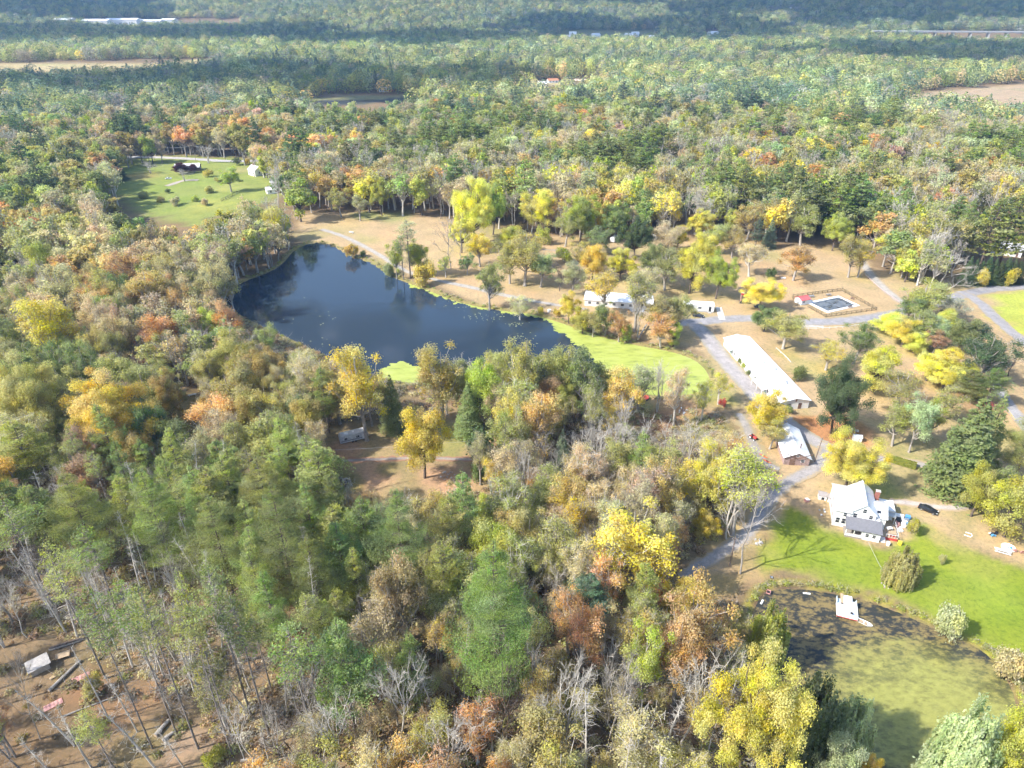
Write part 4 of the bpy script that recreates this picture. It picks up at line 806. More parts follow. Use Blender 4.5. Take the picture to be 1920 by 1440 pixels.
def grow(x, y, rg):
    out = []; u_ = patchy(x, y, rg); D_ = np.hypot(x, y)
    for a_, b_, u, d_ in zip(x, y, u_, D_):
        h = rg.uniform(12, 21); px, py, f = proj(a_, b_, h * .65); Z = zone(px, py); w = np.cumsum([q[2] for q in Z]); kd, c, _ = Z[min(int(np.searchsorted(w, (u if rg.uniform() < .7 else rg.uniform()) * w[-1])), len(Z) - 1)]
        if kd == 'pine_tree': h = rg.uniform(19, 27) * (1 if py > 860 else .88); r = rg.uniform(3.8, 6.0)
        elif kd in ('tall_pine', 'dead_pole'): h = rg.uniform(19, 26); r = rg.uniform(2.6, 3.8)
        elif kd == 'bare_tree': r = rg.uniform(3.2, 5.2); h = rg.uniform(12, 19)
        elif kd == 'spruce_tree': r = rg.uniform(2.4, 3.4); h = rg.uniform(11, 17)
        elif kd == 'thin_tree': r = h * rg.uniform(.2, .3); h *= 1.08
        else: r = h * rg.uniform(.24, .36)
        t_ = min(max((d_ - 170) / 230, 0), 1); h *= 1 + .5 * t_; r *= 1 + .32 * t_
        pt, pm = proj(a_, b_, h), proj(a_, b_, h * .7); rp = r * FPX / f * .8
        out.append((a_, b_, h, r, kd, c, px, py, [(px, proj(a_, b_, 0)[1] - 3), (pt[0], pt[1]), (pm[0] - rp, pm[1]), (pm[0] + rp, pm[1]), (pm[0], pm[1])]))
    if not out: return out
    S = np.array([o_[8] for o_ in out]); bad = visible_open(S[..., 0], S[..., 1]).any(1)
    gx_, gy_ = np.array([o_[0] for o_ in out]), np.array([o_[1] for o_ in out]); bad |= sdf(gx_, gy_, POND) < 1.5; bad |= sdf(gx_, gy_, POND2) < 1.5
    for Q, w in ROADS: bad |= line_dist(gx_, gy_, [tuple(q) for q in Q[::4]]) < w + 1.2
    return [o_ for o_, b_ in zip(out, bad) if not b_]
PAd = np.array(PLACED)
x, y, rg = scatter(60, 150, 4.3, 23); px, py, f = proj(x, y, 7.); k = ((py > 1150) & (px > 430) | (py > 880) & (px > 700)) & (rg.uniform(0, 1, len(x)) < .5); young = [(*c[:2], c[2] * .62, c[3] * .62, *c[4:]) for c in grow(x[k], y[k], rg) if c[4] in ('bare_tree', 'thin_tree', 'dead_pole')]
cand = grow(*scatter(60, NEAR_D, 6.2, 21)) + young; cand = [c for c in cand if np.all(np.hypot(PAd[:, 0] - c[0], PAd[:, 1] - c[1]) > np.minimum(PAd[:, 2] * .62 + c[3] * .3, 6.5))]
cand.sort(key=lambda c: math.hypot(c[0], c[1])); cnt = {}
for t in TREES: nm = t[0].name.split('.')[0]; cnt[nm] = cnt.get(nm, 0) + 1
over = []
for c in cand:
    nm = {'thin_tree': 'thinning_tree', 'tall_pine': 'pine_tree', 'dead_pole': 'dead_tree'}.get(c[4], c[4])
    if cnt.get(nm, 0) >= 285: over.append(c); continue
    cnt[nm] = cnt.get(nm, 0) + 1; tree(c[4], c[5], c[0], c[1], c[2], c[3])
over += grow(*scatter(NEAR_D, 760, 8.4, 22))
print('individual trees', cnt, 'woodland', len(over))

# ------------------------------------------------------------------ woodland beyond: lighter trees, set point by point
LIB = bpy.data.collections.new('woodland_trees'); LIBK = {}
def lib(kind, Q, var, tr, Ht, Rc, bark):
    k = len(LIB.objects); me = leaf_mesh('wood_%03d' % k, Q, np.random.default_rng(k), [LEAFI, bark], var, tr); o = bpy.data.objects.new('wood_%03d' % k, me); LIB.objects.link(o); LIBK.setdefault(kind, []).append((k, Ht, Rc))
for i in range(4):
    rg = np.random.default_rng(1100 + i); lib('maple_tree', *broadleaf(rg, 5.4, 15, .1, 34, 110, .34, .3, .29), 15, 5.4, BARK)
for i in range(4):
    rg = np.random.default_rng(1200 + i); lib('oak_tree', *broadleaf(rg, 5.2, 17, .2, 34, 88, .31, .5, .29), 17, 5.2, GREYB)
for i in range(4):
    rg = np.random.default_rng(1300 + i); lib('thin_tree', *broadleaf(rg, 4.6, 17, .26, 24, 80, .24, .85, .38, twigs=4), 17, 4.6, PALE)
for i in range(3):
    rg = np.random.default_rng(1400 + i); lib('pine_tree', *pine(rg, 22, .25, 4.4, 24, 50, .36, 2), 22, 4.4, BARK)
for i in range(3):
    rg = np.random.default_rng(1500 + i); t, b_, tips = bare(rg, 15, .55, 9, 5, 4, .22, 1 + i % 2); tv = np.concatenate([t[0], b_[0]]); tf = np.concatenate([t[1], b_[1] + len(t[0])]); k = len(tips); Q = leaf_quads(rg, tips, rg.normal(size=(k, 3)), .22); lib('bare_tree', Q, rg.uniform(0, 1, (k, 3)), (tv, tf), 15, 4.6, PALE)
LIBK['tall_pine'] = LIBK['spruce_tree'] = LIBK['pine_tree']; LIBK['dead_pole'] = LIBK['bare_tree']
def gn_scatter(name, pts, rot, scl, idx, tint, coll):
    me = bpy.data.meshes.new(name); me.vertices.add(len(pts)); me.vertices.foreach_set('co', np.asarray(pts, np.float32).ravel())
    for nm, ty, fld, d in (('rot', 'FLOAT_VECTOR', 'vector', rot), ('scl', 'FLOAT_VECTOR', 'vector', scl), ('idx', 'INT', 'value', idx), ('tint', 'FLOAT_COLOR', 'color', tint)):
        t = me.attributes.new(nm, ty, 'POINT'); t.data.foreach_set(fld, np.asarray(d, np.int32 if ty == 'INT' else np.float32).ravel())
    o = mobj(name, me); ng = bpy.data.node_groups.new(name, 'GeometryNodeTree'); ng.interface.new_socket('Geometry', in_out='INPUT', socket_type='NodeSocketGeometry'); ng.interface.new_socket('Geometry', in_out='OUTPUT', socket_type='NodeSocketGeometry'); N, L = ng.nodes, ng.links
    gi, go, ip, ci = N.new('NodeGroupInput'), N.new('NodeGroupOutput'), N.new('GeometryNodeInstanceOnPoints'), N.new('GeometryNodeCollectionInfo'); ci.inputs['Collection'].default_value = coll; ci.inputs['Separate Children'].default_value = True; ci.inputs['Reset Children'].default_value = True
    def na(nm, ty): q = N.new('GeometryNodeInputNamedAttribute'); q.data_type = ty; q.inputs['Name'].default_value = nm; return q.outputs[0]
    L.new(gi.outputs[0], ip.inputs['Points']); L.new(ci.outputs[0], ip.inputs['Instance']); ip.inputs['Pick Instance'].default_value = True; L.new(na('idx', 'INT'), ip.inputs['Instance Index']); L.new(na('rot', 'FLOAT_VECTOR'), ip.inputs['Rotation']); L.new(na('scl', 'FLOAT_VECTOR'), ip.inputs['Scale']); L.new(ip.outputs[0], go.inputs[0])
    md = o.modifiers.new('scatter', 'NODES'); md.node_group = ng; return o
rg = np.random.default_rng(5); P_, R_, S_, I_, T_ = [], [], [], [], []
for a_, b_, h, r, kd, c, px, py, _ in over:
    k, Ht, Rc = LIBK[kd][rg.integers(len(LIBK[kd]))]; P_.append((a_, b_, float(zg(a_, b_)) - .1)); R_.append((0, 0, rg.uniform(0, 6.28))); S_.append((r / Rc * 1.2, r / Rc * 1.2, h / Ht)); I_.append(k); cc = np.array(COLS[c]) * rg.uniform(.8, 1.2) * (1 + rg.normal(size=3) * .07); T_.append((*np.clip(cc, .01, .8), 1))
o = gn_scatter('woodland', P_, R_, S_, I_, T_, LIB); tag(o, 'dense mixed autumn woodland beyond the pond and campground', kind='stuff')

# ------------------------------------------------------------------ far forest: patches of small trees out to the hills
FAR = bpy.data.collections.new('far_forest_patches'); PS = 36.
far_cols = [('olive', 4), ('green', 4), ('silver', 4), ('bluegreen', 2), ('bronze', 1.3), ('tan', 2), ('yellowgreen', .9), ('rust', .5), ('orange', .3), ('darkgreen', 1.5), ('pink', .4), ('grey', 1.6)]
fw = np.array([q[1] for q in far_cols]); fw = fw / fw.sum()
for i in range(10):
    rg = np.random.default_rng(2000 + i); Q = []; var = []; tcs = []; tall = []
    pts = [(a_ + rg.uniform(-.5, .5) * 12, b_ + rg.uniform(-.5, .5) * 12) for a_ in np.arange(-12, 13, 12) for b_ in np.arange(-12, 13, 12)]
    for a_, b_ in pts:
        h = rg.uniform(15, 26); r = rg.uniform(6.4, 11.5); k = 300; con = rg.uniform() < .07; d = unit(rg.normal(size=(k, 3)) + (0, 0, .45)); c0 = COLS[far_cols[rg.choice(len(fw), p=fw)][0] if not con else 'bluegreen']
        lob = 1 + .22 * np.sin(3 * np.arctan2(d[:, 1], d[:, 0]) + rg.uniform(0, 6)) * np.sin(5 * d[:, 2] + rg.uniform(0, 6)); zc = h * .55; hz = h * .46
        if con: t = rg.uniform(0, 1, k); rr_ = r * .75 * (1 - t) ** .8; P = np.stack([a_ + np.cos(t * 97) * rr_ * .9, b_ + np.sin(t * 97) * rr_ * .9, h * (.2 + 1.0 * t)], 1); d = np.stack([np.cos(t * 97), np.sin(t * 97), t * 0 + .6], 1)
        else: P = np.stack([a_ + d[:, 0] * r * lob, b_ + d[:, 1] * r * lob, zc + d[:, 2] * hz * lob], 1) * 1.0
        Q.append(leaf_quads(rg, P, d + rg.normal(size=(k, 3)) * .45, .85)); cv = np.clip(rg.normal(.5, .18, 3), 0, 1); var.append(np.clip(cv + rg.normal(size=(k, 3)) * .16, 0, 1)); tcs.append(np.tile(np.clip(np.array(c0) * rg.uniform(.8, 1.2), 0, .7), (k, 1)))
    me = leaf_mesh('patch_%03d' % i, np.concatenate(Q), rg, [LEAFP], np.concatenate(var), None, np.concatenate(tcs)); FAR.objects.link(bpy.data.objects.new('patch_%03d' % i, me))
rg = np.random.default_rng(77); X, Y = np.meshgrid(np.arange(-2900, 2900, PS * .93), np.arange(420, 4300, PS * .93)); x = X.ravel() + rg.uniform(-4, 4, X.size); y = Y.ravel() + rg.uniform(-4, 4, X.size); D = np.hypot(x, y); z = zg(x, y)
f = y * CP - (z - CAM_H) * SP; k = (D > 752) & (D < 4400) & (np.abs(x) < f * .74 * 1.12 + 40) & ((y < 3500)); x, y, z = x[k], y[k], z[k]
px = 960 + FPX * x / (y * CP - (z - CAM_H) * SP); bad = np.zeros(len(x), bool)
for dz in (1, 14):
    for dx in (-13, 0, 13):
        for dy in (-13, 0, 13):
            f = (y + dy) * CP - (z + dz - CAM_H) * SP; bad |= visible_open(960 + FPX * (x + dx) / f, 720 - FPX * ((y + dy) * SP + (z + dz - CAM_H) * CP) / f)
x, y, z = x[~bad], y[~bad], z[~bad]; nn = len(x)
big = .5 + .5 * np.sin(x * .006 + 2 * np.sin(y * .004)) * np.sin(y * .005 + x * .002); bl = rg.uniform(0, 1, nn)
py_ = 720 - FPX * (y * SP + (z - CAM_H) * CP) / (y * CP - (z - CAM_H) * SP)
warm = (big + bl * .4)[:, None] / 1.4; tint = (1 - warm) * np.array([[.78, .88, 1.1]]) + warm * np.array([[1.15, 1.08, .92]]); tint *= rg.uniform(.82, 1.15, (nn, 1)); light = ((py_ > 88) & (py_ < 118) | (py_ > 140) & (px[~bad] > 1000))[:, None]; tint = np.where(light, tint * np.array([[1.22, 1.2, 1.1]]), tint)  # sunlit bands between the cloud shadows get a brighter tint
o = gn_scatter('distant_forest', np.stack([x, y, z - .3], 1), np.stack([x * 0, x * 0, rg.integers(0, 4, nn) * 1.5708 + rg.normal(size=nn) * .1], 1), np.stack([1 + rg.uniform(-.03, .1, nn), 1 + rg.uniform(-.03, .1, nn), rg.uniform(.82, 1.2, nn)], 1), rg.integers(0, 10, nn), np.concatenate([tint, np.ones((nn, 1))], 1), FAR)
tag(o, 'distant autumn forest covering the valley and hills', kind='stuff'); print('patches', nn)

# ------------------------------------------------------------------ brush on the forest floor
BR = bpy.data.collections.new('brush_clumps')
for i in range(5):
    rg = np.random.default_rng(3000 + i); k = 120; d = unit(rg.normal(size=(k, 3)) + (0, 0, .6)); P = np.abs(d) * np.sign(d) * np.array([.9, .9, .55]) * rg.uniform(.35, 1, (k, 1)) + (0, 0, .25); P[:, 2] = np.abs(P[:, 2]); T = [(bend(rg, (0, 0, 0), (rg.normal() * .7, rg.normal() * .7, rg.uniform(.6, 1.6)), 3, .1), [.03, .02, .008]) for _ in range(6)]
    me = leaf_mesh('brush_%d' % i, leaf_quads(rg, P, d + rg.normal(size=(k, 3)) * .6, .115), rg, [LEAFI, PALE], None, tubes(T, 3)); BR.objects.link(bpy.data.objects.new('brush_%d' % i, me))
x, y, rg = scatter(60, 330, 2.5, 31, 1.1); px, py, f = proj(x, y, .5); ok = ~visible_open(px, py) | (in_poly(px, py, VIS[3]) & (rg.uniform(0, 1, len(x)) < .34)) | (in_poly(px, py, VIS[4]) & (rg.uniform(0, 1, len(x)) < .12)); x, y, px, py = x[ok], y[ok], px[ok], py[ok]
ok = (sdf(x, y, POND) > 1) & (sdf(x, y, POND2) > .8) & (sdf(x, y, CAMP) > 0) & (sdf(x, y, CLEAR) > 0)
for Q, w in ROADS: ok &= line_dist(x, y, [tuple(q) for q in Q[::4]]) > w + .8
ok &= rg.uniform(0, 1, len(x)) < .9
x, y, px, py = x[ok], y[ok], px[ok], py[ok]
# weeds along the pond banks
bx_, by_ = [], []
for P, o1, o2, num in ((POND, .8, 3.5, 420), (POND2, .9, 2.2, 240)):
    P = np.array(P); kx = rg.integers(0, len(P), num); t = rg.uniform(0, 1, num)[:, None]; q = P[kx] * (1 - t) + P[(kx + 1) % len(P)] * t; tn = unit(P[(kx + 1) % len(P)] - P[kx]); nrm = np.stack([tn[:, 1], -tn[:, 0]], 1); off = rg.uniform(o1, o2, num)[:, None]; a_ = q + nrm * off; inside = in_poly(a_[:, 0], a_[:, 1], [tuple(v) for v in P]); a_[inside] = q[inside] - nrm[inside] * off[inside]; bx_.append(a_[:, 0]); by_.append(a_[:, 1])
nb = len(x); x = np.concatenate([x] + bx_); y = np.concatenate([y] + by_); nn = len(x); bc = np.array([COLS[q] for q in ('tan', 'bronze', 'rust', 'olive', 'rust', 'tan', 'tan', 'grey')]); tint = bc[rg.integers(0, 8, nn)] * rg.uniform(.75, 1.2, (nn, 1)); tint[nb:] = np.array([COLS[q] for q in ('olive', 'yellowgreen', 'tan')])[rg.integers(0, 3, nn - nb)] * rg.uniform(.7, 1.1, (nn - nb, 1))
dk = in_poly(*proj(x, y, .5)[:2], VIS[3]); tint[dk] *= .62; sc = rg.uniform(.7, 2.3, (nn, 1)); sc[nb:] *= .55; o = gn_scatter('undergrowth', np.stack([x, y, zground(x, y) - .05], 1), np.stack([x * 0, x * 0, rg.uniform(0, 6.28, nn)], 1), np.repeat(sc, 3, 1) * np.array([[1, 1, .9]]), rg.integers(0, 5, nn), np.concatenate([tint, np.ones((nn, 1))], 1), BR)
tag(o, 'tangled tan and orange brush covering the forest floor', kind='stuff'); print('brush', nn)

# ------------------------------------------------------------------ buildings and things
WHITE = M('white_paint', (.78, .78, .77), .6, var=.1); OFFW = M('offwhite_siding', (.72, .71, .69), .7, var=.1, scale=.8); WROOF = M('white_metal_roof', (.78, .79, .80), .45, var=.16, scale=.35); GROOF = M('grey_shingle', (.17, .17, .185), .9, var=.2, scale=2); LGROOF = M('pale_shingle', (.55, .55, .55), .85, var=.1, scale=2)
DARK = M('dark_glass', (.03, .035, .045), .15, var=.1, spec=.6); TRIM = M('trim', (.7, .7, .7), .6); BROWN = M('brown_boards', (.19, .12, .09), .85, var=.3); BRICK = M('brick_red', (.3, .12, .09), .9, var=.3, scale=6); REDP = M('red_paint', (.5, .07, .06), .6, var=.15); WOOD = M('grey_wood', (.3, .265, .23), .9, var=.3, scale=4); TANW = M('tan_wood', (.42, .31, .2), .85, var=.25, scale=4); BLACK = M('black_plastic', (.03, .03, .032), .6); RUBBER = M('rubber', (.025, .025, .025), .9); STEEL = M('steel', (.45, .46, .47), .4, .6); BLUE = M('blue_tarp', (.1, .3, .55), .6, var=.2); CONC = M('concrete', (.5, .48, .45), .9, var=.15); STONE = M('field_stone', (.38, .35, .32), .95, var=.3); PINKST = M('brown_stone', (.34, .25, .23), .95, var=.35, scale=3)
def window(parent, c, w, h, face, frame=TRIM):
    """pane in a proud frame; face: 'x+','x-','y+','y-' gives the side of the wall it sits on"""
    ax, sg = face[0], 1 if face[1] == '+' else -1; d = (.06, w + .16, h + .16) if ax == 'x' else (w + .16, .06, h + .16); p = (.05, w, h) if ax == 'x' else (w, .05, h)
    o1 = (c[0] + (.03 * sg if ax == 'x' else 0), c[1] + (.03 * sg if ax == 'y' else 0), c[2]); o2 = (c[0] + (.055 * sg if ax == 'x' else 0), c[1] + (.055 * sg if ax == 'y' else 0), c[2])
    f = MB().box(o1, d).build('window', frame, parent); pn = MB().box(o2, p).build('pane', DARK, f); mu = (.06, .05, h) if ax == 'y' else (.05, .06, h); MB().box((o2[0] + (.02 * sg if ax == 'x' else 0), o2[1] + (.02 * sg if ax == 'y' else 0), c[2]), (p[0] if ax == 'y' else .05, p[1] if ax == 'x' else .05, .06)).build('muntin', frame, f); return f
def door(parent, c, w, h, face, m=BROWN):
    ax, sg = face[0], 1 if face[1] == '+' else -1; o1 = (c[0] + (.04 * sg if ax == 'x' else 0), c[1] + (.04 * sg if ax == 'y' else 0), c[2]); f = MB().box(o1, (.08, w, h) if ax == 'x' else (w, .08, h)).build('door', m, parent)
    k = (o1[0] + (.07 * sg if ax == 'x' else w * .38), o1[1] + (.07 * sg if ax == 'y' else w * .38), c[2]); MB().box(k, (.06, .08, .06)).build('handle', STEEL, f); return f
def gable(parent, x0, x1, y0, y1, ze, zr, axis, wm, rm, over=.35, th=.14, z0=-.15, split=True):
    """walls and the two roof slopes of a gabled block whose ridge runs along axis"""
    if axis == 'y':
        xm = (x0 + x1) / 2; MB().prism([(x0, y0, z0), (x1, y0, z0), (x1, y0, ze), (xm, y0, zr), (x0, y0, ze)], (0, y1 - y0, 0)).build('wall', wm, parent); s = (zr - ze) / (xm - x0)
        for sg, xe in ((-1, x0), (1, x1)): MB().slab([(xm, y0 - over, zr + th + .02), (xe + sg * over, y0 - over, ze - s * over + th + .02), (xe + sg * over, y1 + over, ze - s * over + th + .02), (xm, y1 + over, zr + th + .02)], th).build('roof', rm, parent)
        MB().box((xm, (y0 + y1) / 2, zr + th + .05), (.3, y1 - y0 + 2 * over + .02, .08)).build('ridge_cap', rm, parent)
    else:
        ym = (y0 + y1) / 2; MB().prism([(x0, y0, z0), (x0, y1, z0), (x0, y1, ze), (x0, ym, zr), (x0, y0, ze)], (x1 - x0, 0, 0)).build('wall', wm, parent); s = (zr - ze) / (ym - y0)
        for sg, ye in ((-1, y0), (1, y1)): MB().slab([(x0 - over, ym, zr + th + .02), (x1 + over, ym, zr + th + .02), (x1 + over, ye + sg * over, ze - s * over + th + .02), (x0 - over, ye + sg * over, ze - s * over + th + .02)], th).build('roof', rm, parent)
        MB().box(((x0 + x1) / 2, ym, zr + th + .05), (x1 - x0 + 2 * over + .02, .3, .08)).build('ridge_cap', rm, parent)
def thing(name, label, cat, loc, rz=0., group=None): return tag(empty(name, (loc[0], loc[1], loc[2] if len(loc) > 2 else 0.), rz), label, cat, group)
def B(parent, name, m, *boxes):
    mb = MB()
    for bx in boxes: mb.box(*bx)
    return mb.build(name, m, parent)

# --- white farmhouse
h = thing('farmhouse', 'rambling white farmhouse with gabled roofs above the bright green lawn', 'house', (81.9, 135.3), R(-18))
gable(h, 0, 3.55, .3, 11.2, 5.0, 6.6, 'x', OFFW, LGROOF); gable(h, 3.6, 9.3, .5, 10.6, 5.4, 8.0, 'y', WHITE, WROOF); gable(h, 9.35, 12.0, 1.4, 8.4, 4.2, 6.0, 'x', WHITE, LGROOF, .3)
MB().slab([(2.5, .48, 3.75), (10.9, .48, 3.75), (10.9, -3.5, 2.75), (2.5, -3.5, 2.75)], .16).build('porch_roof', GROOF, h); B(h, 'porch_wall', WHITE, ((8.55, -1.45, 1.2), (4.1, 3.4, 2.7))); B(h, 'side_wall', WHITE, ((9.35, 1.0, 1.9), (2.4, .7, 3.9)))
B(h, 'porch_floor', WOOD, ((4.6, -1.5, .25), (3.9, 3.6, .5)))
for x_ in (2.75, 4.6, 6.4): B(h, 'porch_post', WHITE, ((x_, -3.2, 1.45), (.16, .16, 2.5)))
B(h, 'porch_rail', WHITE, ((4.6, -3.25, 1.15), (3.7, .06, .08)), ((4.6, -3.25, .75), (3.7, .05, .5)))
for x_ in (.95, 2.35): window(h, (x_, .3, 2.0), .85, 1.5, 'y-')
window(h, (2.3, .3, 4.1), .7, 1.0, 'y-'); window(h, (6.45, .5, 6.1), .8, 1.1, 'y-'); window(h, (4.6, .5, 4.3), .8, 1.2, 'y-'); window(h, (8.2, .5, 4.5), .8, 1.0, 'y-')
for x_ in (7.6, 9.2): window(h, (x_, -3.15, 1.55), .7, .9, 'y-')
for y_ in (2.5, 6., 9.): window(h, (0, y_, 2.0), .8, 1.4, 'x-'); window(h, (0, y_, 4.2), .7, 1., 'x-')
door(h, (5.2, .5, 1.5), 1.0, 2.1, 'y-'); B(h, 'flat_roof', WROOF, ((13.3, 9.0, 3.05), (3.4, 4.4, .16))); B(h, 'addition_wall', WHITE, ((13.3, 9.0, 1.4), (3.1, 4.1, 3.1))); B(h, 'shed_roof', STEEL, ((13.3, 5.7, 2.7), (3.4, 2.1, .1), 0, R(-6)))
for x_ in (11.9, 14.8): B(h, 'carport_post', WHITE, ((x_, 4.8, 1.3), (.12, .12, 2.6)))
ch = B(h, 'chimney', BRICK, ((10.4, 9.3, 3.3), (1.0, .9, 6.8))); B(h, 'chimney_cap', CONC, ((10.4, 9.3, 6.75), (1.15, 1.05, .12)))
B(h, 'vent_pipe', STEEL, ((7.4, 6.5, 7.4), (.12, .12, .9))); B(h, 'skylight', DARK, ((10.2, 2.6, 5.1), (.8, .7, .1), 0, R(27)))
B(h, 'deck', TANW, ((13.1, 1.5, .75), (3.8, 5.6, .14))); B(h, 'deck_skirt', REDP, ((13.1, -1.32, .34), (3.7, .05, .68)), ((15.02, 1.5, .34), (.05, 5.6, .68)))
B(h, 'deck_rail', WHITE, ((13.6, -1.3, 1.75), (2.8, .06, .07)), ((14.98, 1.5, 1.75), (.06, 5.6, .07)), *[((14.98, -1.2 + k * .9, 1.28), (.06, .06, .95)) for k in range(7)], *[((12.3 + k * .65, -1.3, 1.28), (.06, .06, .95)) for k in range(4)])
for k in range(5): B(h, 'step', WHITE, ((11.6, -1.55 - k * .28, .66 - k * .15), (1.1, .26, .06)))
def HL(x, y, z=0.):                               # a spot in the farmhouse's own axes
    c_, s_ = math.cos(R(-18)), math.sin(R(-18)); return (81.9 + x * c_ - y * s_, 135.3 + x * s_ + y * c_, z)
def crate(name, label, cat, loc, m, d, rz=0., lid=None):
    t = thing(name, label, cat, loc, rz); w, q, k = d; MB().prism([(-w * .44, -q * .44, .0), (w * .44, -q * .44, .0), (w * .44, q * .44, .0), (-w * .44, q * .44, .0)], (0, 0, .02)).poly([(-w * .44, -q * .44, .02), (w * .44, -q * .44, .02), (w * .44, q * .44, .02), (-w * .44, q * .44, .02), (-w / 2, -q / 2, k), (w / 2, -q / 2, k), (w / 2, q / 2, k), (-w / 2, q / 2, k)], [(0, 1, 5, 4), (1, 2, 6, 5), (2, 3, 7, 6), (3, 0, 4, 7), (4, 5, 6, 7)]).build('body', m, t); B(t, 'lid', lid or m, ((0, 0, k + .04), (w * 1.05, q * 1.05, .07))); return t
PINKP = M('faded_red', (.5, .26, .23), .7, var=.2); YEL = M('yellow_plastic', (.62, .48, .05), .5); BLK = BLACK
for i, (x_, y_, m_, d_, lab) in enumerate(((16.0, 8.6, WHITE, (1.6, 1.2, .9), 'white storage chest nearest the farmhouse wall on the cluttered yard'), (17.2, 8.9, WHITE, (1.3, 1.0, .7), 'second white chest among the clutter by the farmhouse'), (18.7, 8.6, BLUE, (1.1, 1.0, 1.1), 'blue bin at the outer edge of the farmhouse clutter'), (16.4, 6.9, BLACK, (1.1, 1.6, .8), 'black crate among the clutter by the farmhouse'), (17.5, 7.0, WHITE, (1.7, 1.1, .6), 'low white box in the middle of the farmhouse clutter'), (15.9, 5.2, PINKP, (.8, 2.8, .5), 'faded red trough beside the farmhouse carport'), (17.3, 5.4, WHITE, (1.0, 1.5, .7), 'white tub below the farmhouse clutter pile'), (18.6, 6.2, BLUE, (.9, .8, .6), 'small blue tub among the farmhouse clutter'), (16.3, 3.4, WHITE, (.9, 1.6, .5), 'white bin between the deck and the green bush'), (15.4, -2.2, YEL, (.9, .9, .8), 'yellow bin at the corner of the red-skirted deck'), (12.6, -3.4, WHITE, (.7, .8, .9), 'white bin at the foot of the deck steps'), (18.2, 7.6, STEEL, (1.2, .8, .7), 'grey metal box in the farmhouse clutter'))):
    crate('storage_bin', lab, 'bin', HL(x_, y_), m_, d_, R(-18 + (i * 37 % 30) - 15))
crate('patio_planter', 'red planter box standing on the deck of the farmhouse', 'planter', HL(13.9, -.7, .83), REDP, (1.4, .5, .45), R(-18), BROWN)
t = thing('garden_table', 'small white table standing on the farmhouse deck', 'table', HL(13.3, 1.6, .83), R(10)); B(t, 'top', WHITE, ((0, 0, .72), (1.5, .9, .06)))
for a_ in (-1, 1):
    for b_ in (-1, 1): B(t, 'leg', WHITE, ((a_ * .62, b_ * .34, .35), (.06, .06, .7)))
for i, (px, py, lab) in enumerate(((1541, 934, 'white dog kennel farthest from the farmhouse under the maple'), (1559, 939, 'white dog kennel closest to the farmhouse under the maple'))):
    t = thing('dog_kennel', lab, 'kennel', G(px, py), R(-18)); MB().prism([(-1.0, -.8, 0), (1.0, -.8, 0), (1.0, -.8, 1.2), (-1.0, -.8, 1.2)], (0, 1.7, 0)).build('body', WHITE, t); MB().slab([(-1.15, -.95, 1.3), (1.15, -.95, 1.3), (1.15, 1.05, 1.55), (-1.15, 1.05, 1.55)], .08).build('roof', M('tar_roof', (.3, .27, .26), .9), t); B(t, 'doorway', DARK, ((.1, -.82, .5), (.75, .06, .8)))
t = thing('well_box', 'small red and white box on the tan grass behind the farmhouse', 'box', G(1512, 940), R(20)); B(t, 'body', PINKP, ((0, 0, .35), (1.0, .9, .7))); B(t, 'lid', WHITE, ((.15, 0, .75), (1.1, 1.0, .08), 0, 0, R(8)))
def debris(name, label, cat, loc, m_list, n_, r, seed, smax=.5):
    t = thing(name, label, cat, loc); rg = random.Random(seed)
    for i in range(n_):
        a_, q = rg.uniform(0, 6.28), r * math.sqrt(rg.random()); s = [rg.uniform(.25, 1) * smax for _ in range(3)]; B(t, 'piece', m_list[i % len(m_list)], ((math.cos(a_) * q, math.sin(a_) * q, s[2] * .4), (s[0], s[1], s[2] * .8), rg.uniform(0, 3), rg.uniform(-.3, .3), rg.uniform(-.3, .3)))
    return t
debris('scrap_pile', 'loose pale scrap on the grass beside the farmhouse kennels', 'scrap', G(1548, 962), [WHITE, STEEL, TANW], 9, 1.8, 3, .5); debris('scrap_pile', 'scatter of white rubbish by the big green pine', 'scrap', G(1592, 806), [WHITE, STEEL, TANW, CONC], 18, 2.6, 4, .8); debris('stone_ring', 'pale stone fire ring on the lawn by the leafless tree', 'stones', G(1421, 1017), [CONC, STONE], 16, 1.1, 5, .55)
debris('stone_heap', 'pale stones beneath the weeping willow on the lawn', 'stones', G(1660, 1098), [CONC, STONE, PINKST], 9, 1.0, 6, .4); debris('scrap_pile', 'pale litter under the salmon-topped tree', 'scrap', G(1282, 772), [CONC, WHITE, PINKST], 14, 2.2, 9, .6)
debris('scrap_pile', 'rubbish heap with white bag at the round farm trees', 'scrap', G(1862, 1002), [BLACK, WHITE, BLUE, BLACK], 9, 1.0, 7, .8)

